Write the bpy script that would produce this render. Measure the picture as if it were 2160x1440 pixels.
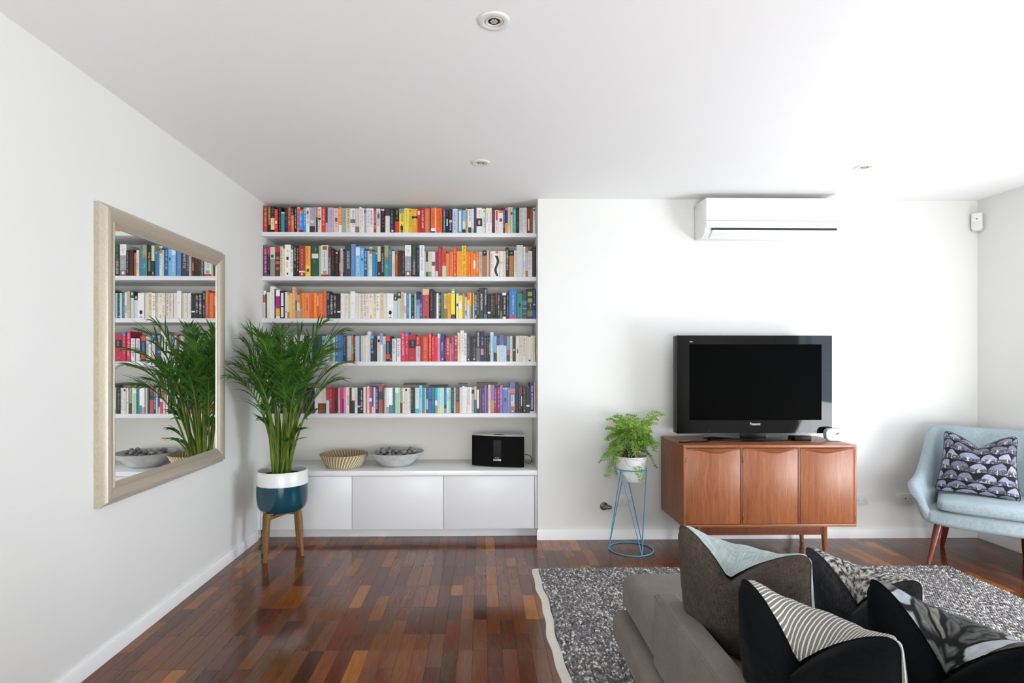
import bpy, bmesh, math, random, colorsys
from math import sin, cos, pi, radians, sqrt, tan, atan2
from mathutils import Vector, Matrix
import numpy as np

for o in list(bpy.data.objects):
    bpy.data.objects.remove(o, do_unlink=True)
SC = bpy.context.scene
COL = SC.collection
RND = random.Random(7)

# ------------------------------------------------------------------ camera
EYE = 1.31            # eye height, metres
FPX = 1200.0          # focal length in pixels of the 2160 x 1440 frame
YAW = 0.018           # the camera looks a touch to the right of square-on
PX, PY = 1037.6, 762.0
ROOM_L, ROOM_R = -1.649, 3.70
ROOM_F, ROOM_B = -3.0, 4.18
ALC_R, ALC_B = 0.414, 4.66
CEIL = 2.507
cam = bpy.data.cameras.new('camera')
cam.sensor_width = 36.0
cam.lens = FPX / 2160 * 36
cam.shift_x = (1080 - PX) / 2160
cam.shift_y = (PY - 720) / 2160
cam.clip_start = 0.05
camo = bpy.data.objects.new('camera', cam)
COL.objects.link(camo)
camo.location = (0, 0, EYE)
camo.rotation_euler = (pi / 2, 0, -YAW)
SC.camera = camo

# ------------------------------------------------------------------ light
SC.view_settings.view_transform = 'Standard'
SC.view_settings.look = 'None'
SC.view_settings.gamma = 1.0
SC.view_settings.use_curve_mapping = False
SC.view_settings.exposure = 0.11
W = bpy.data.worlds.new('sky'); SC.world = W
W.use_nodes = True
_bg = W.node_tree.nodes['Background']
_bg.inputs['Color'].default_value = (0.72, 0.85, 1.0, 1)
_bg.inputs['Strength'].default_value = 1.6

def area(name, loc, rot, sx, sy, power, color):
    l = bpy.data.lights.new(name, 'AREA')
    l.shape = 'RECTANGLE'; l.size = sx; l.size_y = sy
    l.energy = power; l.color = color
    o = bpy.data.objects.new(name, l); COL.objects.link(o)
    o.location = loc; o.rotation_euler = rot
    return o
# daylight entering by the tall glass doors in the right wall
area('daylight_doors', (3.69, 2.10, 1.20), (0, pi / 2, 0), 2.15, 1.6, 36, (0.68, 0.81, 1.0))
# the same doors, lower half: light thrown up into the room by the sunlit paving outside
area('daylight_paving', (3.66, 2.10, 0.50), (0, radians(118), 0), 0.8, 1.6, 54, (0.99, 0.985, 0.98))
area('fill_rear', (0.6, -2.95, 0.72), (radians(118), 0, 0), 3.4, 1.25, 155, (0.97, 0.985, 1.0))  # added fill lamp behind the camera, low and tilted up to brighten the ceiling
sun = bpy.data.lights.new('sun', 'SUN'); sun.energy = 5.0; sun.angle = radians(1.0); sun.color = (1, 0.96, 0.9)
suno = bpy.data.objects.new('sun', sun); COL.objects.link(suno)
suno.rotation_euler = Vector((0.50, 0.10, 0.86)).to_track_quat('Z', 'Y').to_euler()
suno.location = (6, 2, 6)

# ------------------------------------------------------------------ helpers
CY, SY = cos(YAW), sin(YAW)
def xat(px, y):
    """world x of image column px on the plane at distance y"""
    r = (px - PX) / FPX
    return y * (r * CY + SY) / (CY - r * SY)
def zat(py, x, y):
    return EYE + (PY - py) / FPX * (x * SY + y * CY)
def proj(x, y, z):
    d = x * SY + y * CY
    return PX + FPX * (x * CY - y * SY) / d, PY - FPX * (z - EYE) / d

def lin(c):
    return c / 12.92 if c <= 0.04045 else ((c + 0.055) / 1.055) ** 2.4
def rgb(h, gain=1.0):
    h = h.lstrip('#')
    return tuple(min(0.92, lin(int(h[i:i + 2], 16) / 255) * gain) for i in (0, 2, 4)) + (1,)

MATS = {}
class NT:
    def __init__(self, name):
        m = bpy.data.materials.new(name); m.use_nodes = True
        self.m = m; self.t = m.node_tree; self.n = self.t.nodes
        self.b = self.n['Principled BSDF']; self.out = self.n['Material Output']
    def node(self, kind, **kw):
        nd = self.n.new(kind)
        for k, v in kw.items():
            if k in nd.inputs: nd.inputs[k].default_value = v
            else: setattr(nd, k, v)
        return nd
    def link(self, a, b): self.t.links.new(a, b)
    def coord(self, kind='Object', scale=(1, 1, 1), rot=(0, 0, 0)):
        tc = self.node('ShaderNodeTexCoord'); mp = self.node('ShaderNodeMapping')
        mp.inputs['Scale'].default_value = scale; mp.inputs['Rotation'].default_value = rot
        self.link(tc.outputs[kind], mp.inputs['Vector'])
        return mp.outputs['Vector']
    def noise(self, vec, scale, detail=3, rough=0.5, dist=0.0):
        nd = self.node('ShaderNodeTexNoise'); nd.inputs['Scale'].default_value = scale
        nd.inputs['Detail'].default_value = detail; nd.inputs['Roughness'].default_value = rough
        nd.inputs['Distortion'].default_value = dist
        if vec is not None: self.link(vec, nd.inputs['Vector'])
        return nd.outputs['Fac']
    def ramp(self, fac, stops, interp='LINEAR'):
        r = self.node('ShaderNodeValToRGB'); r.color_ramp.interpolation = interp
        el = r.color_ramp.elements
        while len(el) < len(stops): el.new(0.5)
        for e, (p, c) in zip(el, stops): e.position = p; e.color = c
        self.link(fac, r.inputs['Fac'])
        return r.outputs['Color']
    def mix(self, fac, a, b, blend='MIX'):
        x = self.node('ShaderNodeMix', data_type='RGBA', blend_type=blend)
        for sock, v in ((x.inputs[0], fac), (x.inputs[6], a), (x.inputs[7], b)):
            if hasattr(v, 'links'): self.link(v, sock)
            else: sock.default_value = v
        return x.outputs[2]
    def math(self, op, a, b=0.0):
        x = self.node('ShaderNodeMath', operation=op)
        for sock, v in ((x.inputs[0], a), (x.inputs[1], b)):
            if hasattr(v, 'links'): self.link(v, sock)
            else: sock.default_value = v
        return x.outputs[0]
    def bump(self, height, strength=0.2, dist=0.001):
        b = self.node('ShaderNodeBump'); b.inputs['Strength'].default_value = strength
        b.inputs['Distance'].default_value = dist
        self.link(height, b.inputs['Height']); self.link(b.outputs['Normal'], self.b.inputs['Normal'])
    def color(self, c):
        if hasattr(c, 'links'): self.link(c, self.b.inputs['Base Color'])
        else: self.b.inputs['Base Color'].default_value = c
    def set(self, rough=None, spec=None, metal=None, coat=None, sheen=None):
        for k, v in (('Roughness', rough), ('Specular IOR Level', spec), ('Metallic', metal), ('Coat Weight', coat), ('Sheen Weight', sheen)):
            if v is not None: self.b.inputs[k].default_value = v
        return self.m

def M(h, rough=0.5, spec=0.5, metal=0.0, coat=0.0, vary=0.06, scale=30, gain=1.0):
    """plain material: one colour with a faint procedural unevenness"""
    key = ('M', h, rough, spec, metal, coat, vary, gain)
    if key in MATS: return MATS[key]
    t = NT('plain_' + h)
    c = rgb(h, gain)
    if vary:
        f = t.noise(t.coord(), scale, 2)
        d = tuple(v * (1 - vary) for v in c[:3]) + (1,)
        l = tuple(min(0.95, v * (1 + vary)) for v in c[:3]) + (1,)
        t.color(t.ramp(f, [(0.3, d), (0.7, l)]))
    else:
        t.color(c)
    MATS[key] = t.set(rough, spec, metal, coat)
    return t.m

def paint(name, h, rough=0.55, bump=0.04):
    t = NT(name); v = t.coord('Object')
    c = rgb(h)
    t.color(t.ramp(t.noise(v, 1.4, 3), [(0.3, tuple(a * 0.985 for a in c[:3]) + (1,)), (0.7, c)]))
    t.bump(t.noise(v, 260, 2), bump, 0.0006)
    return t.set(rough, 0.35)

def wood(name, dark, mid, light, scale=(30, 30, 2.2), rough=0.38, coat=0.0, spec=0.4):
    t = NT(name); v = t.coord('Object', scale)
    f = t.noise(v, 1.6, 6, 0.62, 1.2)
    v2 = t.coord('Object', tuple(s * 4.5 for s in scale))
    g = t.noise(v2, 2.2, 3, 0.7, 0.2)
    c = t.ramp(f, [(0.25, rgb(dark)), (0.5, rgb(mid)), (0.75, rgb(light))])
    c2 = t.mix(0.28, c, t.ramp(g, [(0.35, rgb(dark)), (0.6, rgb(light))]))
    t.color(c2); t.bump(g, 0.06, 0.0006)
    return t.set(rough, spec, coat=coat)

def fabric(name, a, b, scale=900, rough=0.9, sheen=0.15, cross=1.0, bump=0.35, blot=0.15):
    t = NT(name); tc = 'Object'
    f1 = t.noise(t.coord(tc, (scale * 0.06 * cross, scale, scale * 0.06)), 1, 2)
    f2 = t.noise(t.coord(tc, (scale, scale * 0.06 * cross, scale)), 1, 2)
    f3 = t.noise(t.coord(tc, (scale * 0.5, scale * 0.5, scale * 0.06)), 1, 2)
    f = t.math('MULTIPLY', t.math('ADD', t.math('ADD', f1, f2), f3), 0.3333)
    c = t.ramp(f, [(0.38, rgb(a)), (0.62, rgb(b))])
    if blot:
        c = t.mix(blot, c, t.ramp(t.noise(t.coord(tc), 9, 3), [(0.35, rgb(a)), (0.65, rgb(b))]))
    t.color(c); t.bump(f, bump, 0.0012)
    return t.set(rough, 0.15, sheen=sheen)

def tag(o, label=None, cat=None, group=None, kind=None):
    if label: o['label'] = label
    if cat: o['category'] = cat
    if group: o['group'] = group
    if kind: o['kind'] = kind
    return o
def thing(name, label, cat, loc=(0, 0, 0), rotz=0.0, group=None):
    o = bpy.data.objects.new(name, None); COL.objects.link(o)
    o.empty_display_size = 0.05
    o.location = loc; o.rotation_euler = (0, 0, rotz)
    return tag(o, label, cat, group)
def link(name, me, mat, parent=None):
    o = bpy.data.objects.new(name, me); COL.objects.link(o)
    if mat is not None and not me.materials:
        for m in (mat if isinstance(mat, (list, tuple)) else [mat]): me.materials.append(m)
    if parent is not None: o.parent = parent
    return o
def finish(name, bm, mat, parent=None, smooth=40):
    bmesh.ops.recalc_face_normals(bm, faces=bm.faces)
    if smooth:
        a = radians(smooth)
        for f in bm.faces: f.smooth = True
        for e in bm.edges:
            if len(e.link_faces) != 2 or e.calc_face_angle(0) > a: e.smooth = False
    me = bpy.data.meshes.new(name); bm.to_mesh(me); bm.free()
    return link(name, me, mat, parent)
def pyd(name, v, f, mat, parent=None, smooth=40, merge=0.0):
    bm = bmesh.new()
    vs = [bm.verts.new(p) for p in v]
    for q in f:
        try: bm.faces.new([vs[i] for i in q])
        except ValueError: pass
    if merge: bmesh.ops.remove_doubles(bm, verts=bm.verts, dist=merge)
    return finish(name, bm, mat, parent, smooth)

def add_box(bm, x0, x1, y0, y1, z0, z1, bev=0.0, seg=2):
    vs = [bm.verts.new(p) for p in ((x0, y0, z0), (x1, y0, z0), (x1, y1, z0), (x0, y1, z0), (x0, y0, z1), (x1, y0, z1), (x1, y1, z1), (x0, y1, z1))]
    fs = [bm.faces.new([vs[i] for i in q]) for q in ((0, 3, 2, 1), (4, 5, 6, 7), (0, 1, 5, 4), (1, 2, 6, 5), (2, 3, 7, 6), (3, 0, 4, 7))]
    if bev:
        es = set()
        for f in fs: es.update(f.edges)
        bmesh.ops.bevel(bm, geom=list(es), offset=bev, segments=seg, profile=0.5, affect='EDGES')
def box(name, x0, x1, y0, y1, z0, z1, mat, parent=None, bev=0.002, seg=2):
    bm = bmesh.new(); add_box(bm, x0, x1, y0, y1, z0, z1, bev, seg)
    return finish(name, bm, mat, parent, 40)
def add_tube(bm, pts, rad, n=8, cap=True, closed=False):
    pts = [Vector(p) for p in pts]; m = len(pts)
    rs = rad if isinstance(rad, (list, tuple)) else [rad] * m
    rings = []; ref = None
    for i, p in enumerate(pts):
        if closed: d = pts[(i + 1) % m] - pts[i - 1]
        else: d = pts[min(i + 1, m - 1)] - pts[max(i - 1, 0)]
        d.normalize()
        if ref is None:
            ref = d.orthogonal().normalized()
        ref = (ref - d * ref.dot(d)).normalized(); w = d.cross(ref)
        rings.append([bm.verts.new(p + (ref * cos(2 * pi * k / n) + w * sin(2 * pi * k / n)) * rs[i]) for k in range(n)])
    for i in range(m if closed else m - 1):
        a, b = rings[i], rings[(i + 1) % m]
        for k in range(n): bm.faces.new((a[k], a[(k + 1) % n], b[(k + 1) % n], b[k]))
    if cap and not closed:
        bm.faces.new(rings[0][::-1]); bm.faces.new(rings[-1])
def tube(name, pts, rad, mat, parent=None, n=8, closed=False):
    bm = bmesh.new(); add_tube(bm, pts, rad, n, True, closed)
    return finish(name, bm, mat, parent, 50)
def flow(pts, n=6):
    """smooth curve through the given points"""
    P = [Vector(p) for p in pts]; P = [P[0]] + P + [P[-1]]; out = []
    for a, b, c, d in zip(P, P[1:], P[2:], P[3:]):
        for i in range(n):
            t = i / n
            out.append(0.5 * (2 * b + (c - a) * t + (2 * a - 5 * b + 4 * c - d) * t * t + (3 * b - a - 3 * c + d) * t ** 3))
    return out + [P[-1]]
def ring_pts(r, z, n=40, cx=0, cy=0):
    return [(cx + r * cos(2 * pi * k / n), cy + r * sin(2 * pi * k / n), z) for k in range(n)]
def add_lathe(bm, prof, n=40, close=False, mtx=None):
    rings = []
    for r, z in prof:
        if r < 1e-6: rings.append([bm.verts.new((0, 0, z))])
        else: rings.append([bm.verts.new((r * cos(2 * pi * k / n), r * sin(2 * pi * k / n), z)) for k in range(n)])
    seq = list(zip(rings, rings[1:])) + ([(rings[-1], rings[0])] if close else [])
    for a, b in seq:
        for k in range(n):
            k2 = (k + 1) % n
            if len(a) == 1 and len(b) == 1: continue
            if len(a) == 1: bm.faces.new((a[0], b[k2], b[k]))
            elif len(b) == 1: bm.faces.new((a[k], a[k2], b[0]))
            else: bm.faces.new((a[k], a[k2], b[k2], b[k]))
    if mtx is not None:
        vs = [v for r in rings for v in r]
        for v in vs: v.co = mtx @ v.co
def lathe(name, prof, mat, parent=None, n=40, close=False, mtx=None, smooth=40):
    bm = bmesh.new(); add_lathe(bm, prof, n, close, mtx)
    return finish(name, bm, mat, parent, smooth)
def prism(name, poly, axis, a0, a1, mat, parent=None, bev=0.0, seg=2, smooth=40):
    """2-D outline extruded along an axis; poly gives the other two coordinates in x, y, z order"""
    bm = bmesh.new()
    def P(p, a):
        return {'x': (a, p[0], p[1]), 'y': (p[0], a, p[1]), 'z': (p[0], p[1], a)}[axis]
    A = [bm.verts.new(P(p, a0)) for p in poly]; B = [bm.verts.new(P(p, a1)) for p in poly]
    n = len(poly)
    bm.faces.new(A); bm.faces.new(B[::-1])
    for i in range(n): bm.faces.new((A[i], A[(i + 1) % n], B[(i + 1) % n], B[i]))
    if bev: bmesh.ops.bevel(bm, geom=list(bm.edges), offset=bev, segments=seg, profile=0.5, affect='EDGES')
    return finish(name, bm, mat, parent, smooth)
def softbox(name, lo, hi, r, mat, parent=None, fn=None, k=4, n=8, smooth=True):
    """upholstered block: rounded box on a fine grid, then moved point by point by fn"""
    lo = Vector(lo); hi = Vector(hi); c = (lo + hi) / 2; h = (hi - lo) / 2
    def axis(H):
        e = [r * (1 - tan(pi / 4 * (1 - i / k))) for i in range(k)]
        mid = [(-H + r) + (2 * H - 2 * r) * i / n for i in range(n + 1)]
        return [-H + a for a in e] + mid + [H - a for a in reversed(e)]
    ax = [axis(h[i]) for i in range(3)]
    v = []; f = []
    for d in range(3):
        a, b = [i for i in range(3) if i != d]
        for s in (-1, 1):
            base = len(v); na, nb = len(ax[a]), len(ax[b])
            for pa in ax[a]:
                for pb in ax[b]:
                    p = [0, 0, 0]; p[a] = pa; p[b] = pb; p[d] = s * h[d]
                    q = [max(-h[i] + r, min(h[i] - r, p[i])) for i in range(3)]
                    w = Vector([p[i] - q[i] for i in range(3)])
                    w = Vector(q) + w.normalized() * r + c
                    v.append(Vector(fn(w)) if fn else w)
            for i in range(na - 1):
                for j in range(nb - 1):
                    q = (base + i * nb + j, base + (i + 1) * nb + j, base + (i + 1) * nb + j + 1, base + i * nb + j + 1)
                    f.append(q)
    return pyd(name, v, f, mat, parent, 70, merge=1e-5)

SPINE = Matrix(((0, 1, 0), (0, 0, -1), (-1, 0, 0)))       # text running down a spine that faces the room
FRONT = Matrix(((1, 0, 0), (0, 0, -1), (0, 1, 0)))        # upright text on a face that looks towards -y
def lettering(name, s, size, mat, parent, loc, rot=FRONT, sx=1.0, fit=None, align='CENTER', extrude=0.0):
    cu = bpy.data.curves.new(name, 'FONT'); cu.body = s; cu.size = size
    cu.align_x = align; cu.align_y = 'CENTER'; cu.extrude = extrude; cu.resolution_u = 2
    o = bpy.data.objects.new(name, cu); COL.objects.link(o)
    dg = bpy.context.evaluated_depsgraph_get()
    me = bpy.data.meshes.new_from_object(o.evaluated_get(dg))
    bpy.data.objects.remove(o, do_unlink=True); bpy.data.curves.remove(cu)
    if fit and len(me.vertices):
        xs = [v.co.x for v in me.vertices]; sx = fit / max(1e-6, max(xs) - min(xs))
    me.transform(Matrix.Diagonal((sx, 1, 1, 1)))
    me.transform(rot.to_4x4())
    me.transform(Matrix.Translation(loc))
    me.name = name
    return link(name, me, mat, parent)

# ------------------------------------------------------------------ shared materials
WALL = paint('white_wall_paint', 'E7E7E3')
CEILP = paint('white_ceiling_paint', 'F7F7F8', 0.7, 0.03)
TRIM = paint('white_trim_gloss', 'F0F0EF', 0.35, 0.01)
LACQ = paint('white_lacquer', 'E6E6E8', 0.28, 0.005)
BENCH = paint('white_benchtop', 'F5F5F5', 0.12, 0.003)
# ------------------------------------------------------------------ the room
def struct(o, label=None):
    o['kind'] = 'structure'
    if label: o['label'] = label
    return o
struct(box('wall_left', -1.80, ROOM_L, ROOM_F - 0.15, 4.81, -0.05, CEIL, WALL, bev=0))
struct(box('wall_back', ALC_R, ROOM_R + 0.15, ROOM_B, 4.81, -0.05, CEIL, WALL, bev=0))
struct(box('wall_alcove', ROOM_L, ALC_R, ALC_B, 4.81, -0.05, CEIL, paint('warm_white_alcove_paint', 'E3E0D7'), bev=0))
struct(box('ceiling', -1.80, ROOM_R + 0.15, ROOM_F - 0.15, 4.81, CEIL, CEIL + 0.12, CEILP, bev=0))
# right wall with the tall opening of the garden doors (outside the frame of the photograph)
DY0, DY1, DZ1 = 1.28, 3.50, 2.32
bm = bmesh.new()
add_box(bm, ROOM_R, ROOM_R + 0.15, DY1, ROOM_B, -0.05, CEIL)
add_box(bm, ROOM_R, ROOM_R + 0.15, ROOM_F - 0.15, DY0, -0.05, CEIL)
add_box(bm, ROOM_R, ROOM_R + 0.15, DY0, DY1, DZ1, CEIL)
struct(finish('wall_right', bm, WALL, None, 0))
bm = bmesh.new()
WX0, WX1, WZ0, WZ1 = -1.1, 2.3, 0.04, 2.3
add_box(bm, ROOM_L, WX0, ROOM_F - 0.15, ROOM_F, -0.05, CEIL)
add_box(bm, WX1, ROOM_R, ROOM_F - 0.15, ROOM_F, -0.05, CEIL)
add_box(bm, WX0, WX1, ROOM_F - 0.15, ROOM_F, -0.05, WZ0)
add_box(bm, WX0, WX1, ROOM_F - 0.15, ROOM_F, WZ1, CEIL)
struct(finish('wall_front', bm, WALL, None, 0))
FRM = M('3a3c3e', 0.4)
GLASS = NT('window_glass'); GLASS.b.inputs['Transmission Weight'].default_value = 1.0
GLASS.b.inputs['Roughness'].default_value = 0.0; GLASS.b.inputs['IOR'].default_value = 1.1; GLASS.color((1, 1, 1, 1)); GLASS = GLASS.m
w1 = struct(thing('window_1', None, None, (ROOM_R + 0.10, DY0, 0)))
L = DY1 - DY0
for i in range(3):
    y = L * i / 2
    box('window_post', -0.02, 0.03, max(0, y - 0.03), min(L, y + 0.03), 0, DZ1, FRM, w1)
box('window_rail', -0.02, 0.03, 0, L, DZ1 - 0.05, DZ1, FRM, w1); box('window_rail', -0.02, 0.03, 0, L, 0, 0.05, FRM, w1)
for i in range(2): box('pane', 0.0, 0.006, L * i / 2 + 0.03, L * (i + 1) / 2 - 0.03, 0.05, DZ1 - 0.05, GLASS, w1, bev=0)
w2 = struct(thing('added_window', None, None, (WX0, ROOM_F - 0.10, WZ0)))  # unseen rear opening, made full height to go with the added fill lamp
for i in range(3):
    x = (WX1 - WX0) * i / 2
    box('window_post', max(0, x - 0.03), min(WX1 - WX0, x + 0.03), -0.02, 0.03, 0, WZ1 - WZ0, FRM, w2)
for z in (0, WZ1 - WZ0 - 0.05): box('window_rail', 0, WX1 - WX0, -0.02, 0.03, z, z + 0.05, FRM, w2)
for i in range(2): box('pane', 1.7 * i + 0.03, 1.7 * (i + 1) - 0.03, 0, 0.006, 0.05, WZ1 - WZ0 - 0.05, GLASS, w2, bev=0)
struct(box('patio_ground', ROOM_R + 0.15, 12, -8, 9, -0.25, -0.06, M('c9c4ba', 0.8), bev=0))
# skirting
def skirt(name, poly, axis, a0, a1): struct(prism(name, poly, axis, a0, a1, TRIM, None, 0.0))
skirt('baseboard_left', [(ROOM_L, 0), (ROOM_L + 0.014, 0), (ROOM_L + 0.014, 0.062), (ROOM_L + 0.008, 0.072), (ROOM_L, 0.072)], 'y', ROOM_F, 4.20)
skirt('baseboard_back', [(ROOM_B, 0), (ROOM_B - 0.014, 0), (ROOM_B - 0.014, 0.062), (ROOM_B - 0.008, 0.072), (ROOM_B, 0.072)], 'x', ALC_R - 0.008, ROOM_R)
skirt('baseboard_right', [(ROOM_R, 0), (ROOM_R - 0.014, 0), (ROOM_R - 0.014, 0.062), (ROOM_R - 0.008, 0.072), (ROOM_R, 0.072)], 'y', DY1, ROOM_B - 0.014)

# ------------------------------------------------------------------ timber floor: one block, one object
floor = struct(box('floor', ROOM_L, ROOM_R + 0.15, ROOM_F - 0.1, 4.70, -0.05, -0.004, M('2a1810', 0.6), bev=0))
TONES = ['492917', '552e19', '61361b', '5f2b18', '6b3c1c', '7f4918', '91591c', '42271b', '553423', '643d26', '5f2c1a', '6f3e1d', '4e2c1a', '79441e', '5a3923', '63381c']
WTS = [4, 6, 7, 5, 6, 3, 2, 4, 5, 5, 4, 5, 5, 3, 5, 6]
def plank_mat():
    t = NT('merbau_floor')
    at = t.node('ShaderNodeAttribute', attribute_name='tint')
    geo = t.node('ShaderNodeNewGeometry')
    mp = t.node('ShaderNodeMapping'); mp.inputs['Scale'].default_value = (55, 5, 1)
    off = t.node('ShaderNodeVectorMath', operation='MULTIPLY_ADD')
    t.link(at.outputs['Color'], off.inputs[0]); off.inputs[1].default_value = (9, 31, 17); t.link(geo.outputs['Position'], off.inputs[2])
    t.link(off.outputs[0], mp.inputs['Vector'])
    f = t.noise(mp.outputs['Vector'], 1.5, 5, 0.65, 0.8)
    mp2 = t.node('ShaderNodeMapping'); mp2.inputs['Scale'].default_value = (260, 12, 1); t.link(off.outputs[0], mp2.inputs['Vector'])
    g = t.noise(mp2.outputs['Vector'], 1.0, 3, 0.7)
    v = t.math('ADD', t.math('MULTIPLY', f, 0.9), t.math('MULTIPLY', g, 0.5))
    shade = t.ramp(v, [(0.40, (0.72, 0.68, 0.64, 1)), (0.95, (1.45, 1.42, 1.38, 1))])
    c = t.mix(1.0, at.outputs['Color'], shade, 'MULTIPLY')
    t.color(c)
    r = t.ramp(t.noise(t.coord('Object'), 3.0, 4), [(0.3, (0.10, 0.10, 0.10, 1)), (0.7, (0.17, 0.17, 0.17, 1))])
    t.link(r, t.b.inputs['Roughness'])
    t.bump(g, 0.03, 0.0004)
    return t.set(spec=0.45)
PLANK = plank_mat()
PW, PLN = 0.067, 0.30
def plank_mesh(w, l, tone, key={}):
    k = (round(w, 4), round(l, 4), tone)
    if k in key: return key[k]
    me = bpy.data.meshes.new('plank')
    e, d, b = 0.0003, 0.010, 0.0006
    x0, x1, y0, y1 = e, w - e, e, l - e
    v = [(x0, y0, -d), (x1, y0, -d), (x1, y1, -d), (x0, y1, -d), (x0, y0, -b), (x1, y0, -b), (x1, y1, -b), (x0, y1, -b),
         (x0 + b, y0 + b, 0), (x1 - b, y0 + b, 0), (x1 - b, y1 - b, 0), (x0 + b, y1 - b, 0)]
    f = [(0, 1, 5, 4), (1, 2, 6, 5), (2, 3, 7, 6), (3, 0, 4, 7), (4, 5, 9, 8), (5, 6, 10, 9), (6, 7, 11, 10), (7, 4, 8, 11), (8, 9, 10, 11)]
    me.from_pydata(v, [], f)
    a = me.attributes.new('tint', 'FLOAT_COLOR', 'POINT')
    a.data.foreach_set('color', list(rgb(TONES[tone])) * len(v))
    me.materials.append(PLANK)
    key[k] = me
    return me
planks = []
frnd = random.Random(21)
ix = 0; x = ROOM_L
while x < ROOM_R + 0.1:
    w = min(PW, ROOM_R + 0.1 - x)
    y = 0.04 - 21 * 0.15 + (0.15 if ix % 2 else 0) + (0.15 if frnd.random() < 0.25 else 0)
    while y < 4.45:
        l = PLN if frnd.random() < 0.86 else frnd.choice((0.15, 0.45))
        y1 = min(y + l, 4.60)
        tone = frnd.choices(range(len(TONES)), WTS)[0]
        cx, cy = x + w / 2, (y + y1) / 2
        big = -1
        if cy > 2.05 and not (0.40 < x and y1 < 3.52):
            a, b = proj(cx, max(y, 2.0), 0), proj(cx, y1, 0)
            if a[1] > 0 and b[0] < 2190 and b[0] > -20 and b[1] < 1440 and y < 4.28:
                big = abs(a[1] - b[1]) * w / cy
        planks.append((big, x, y, w, y1 - y, tone))
        y = y1
    x += w; ix += 1
planks.sort(key=lambda p: -p[0])
rest = []
n_own = 0
for p in planks:
    big, x, y, w, l, tone = p
    dz = frnd.uniform(-0.00025, 0.0)
    if big > 0 and n_own < 300:
        o = bpy.data.objects.new('plank', plank_mesh(w, l, tone)); COL.objects.link(o)
        o.parent = floor; o.location = (x, y, dz); n_own += 1
    else: rest.append((x, y, w, l, tone, dz))
me = bpy.data.meshes.new('plank_field'); V = []; F = []; C = []
for x, y, w, l, tone, dz in rest:
    src = plank_mesh(w, l, tone); b = len(V)
    V += [(q.co.x + x, q.co.y + y, q.co.z + dz) for q in src.vertices]
    F += [tuple(i + b for i in pl.vertices) for pl in src.polygons]
    C += list(rgb(TONES[tone])) * len(src.vertices)
me.from_pydata(V, [], F); a = me.attributes.new('tint', 'FLOAT_COLOR', 'POINT'); a.data.foreach_set('color', C)
o = link('plank_field', me, PLANK, floor); o['kind'] = 'stuff'

# ------------------------------------------------------------------ alcove joinery
SHELF_Y = 4.30
SHELF_TOP = [2.2818, 1.9501, 1.6327, 1.3093, 0.9179]
SHELF_NAMES = ['top', 'second', 'third', 'fourth', 'lowest']
for n, zt in zip(SHELF_NAMES, SHELF_TOP):
    s = box('shelf_board', ROOM_L + 0.0005, ALC_R - 0.0005, SHELF_Y, ALC_B - 0.0005, zt - 0.032, zt, LACQ, bev=0.0012)
    tag(s, f'{n} white shelf board of books in the alcove' if n != 'lowest' else 'lowest white shelf board of books, above the basket and bowl', 'shelf', 'white book shelf boards')
BZ = 0.507
tag(box('worktop', ROOM_L + 0.0005, ALC_R - 0.0005, 4.186, ALC_B - 0.0005, BZ - 0.036, BZ, BENCH, bev=0.0015),
    'glossy white worktop under the basket, bowl and black speaker', 'worktop')
edges = [xat(549, 4.20), xat(742.7, 4.20), xat(935.2, 4.20), xat(1127.8, 4.20)]
cl = ['white low cupboard behind the potted palm', 'white low cupboard between the other two, below the grey bowl', 'white low cupboard below the black speaker']
for i in range(3):
    x0, x1 = edges[i], edges[i + 1]
    c = thing('cupboard', cl[i], 'cupboard', ((x0 + x1) / 2, 4.20, 0.074), 0, 'white low cupboards in the alcove')
    hw = (x1 - x0) / 2
    bm = bmesh.new()
    T = 0.016; top = BZ - 0.038 - 0.074
    add_box(bm, -hw + 0.0003, -hw + T, 0.022, 0.44, 0, top); add_box(bm, hw - T, hw - 0.0003, 0.022, 0.44, 0, top)
    add_box(bm, -hw + T, hw - T, 0.022, 0.44, 0, T); add_box(bm, -hw + T, hw - T, 0.022, 0.44, top - T, top); add_box(bm, -hw + T, hw - T, 0.43, 0.44, T, top - T)
    finish('body', bm, LACQ, c, 0)
    box('door', -hw + 0.0015, hw - 0.0015, 0.0, 0.02, 0.002, top - 0.003, LACQ, c, bev=0.001)
struct(box('trim_1', ROOM_L + 0.001, edges[0] - 0.001, 4.20, 4.22, 0.074, BZ - 0.038, LACQ, bev=0.0006))
struct(box('trim_2', edges[3] + 0.001, ALC_R - 0.001, 4.20, 4.22, 0.074, BZ - 0.038, LACQ, bev=0.0006))
struct(box('trim_3', ROOM_L + 0.015, ALC_R - 0.001, 4.275, 4.293, 0.0, 0.072, LACQ, bev=0.0006))
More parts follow.
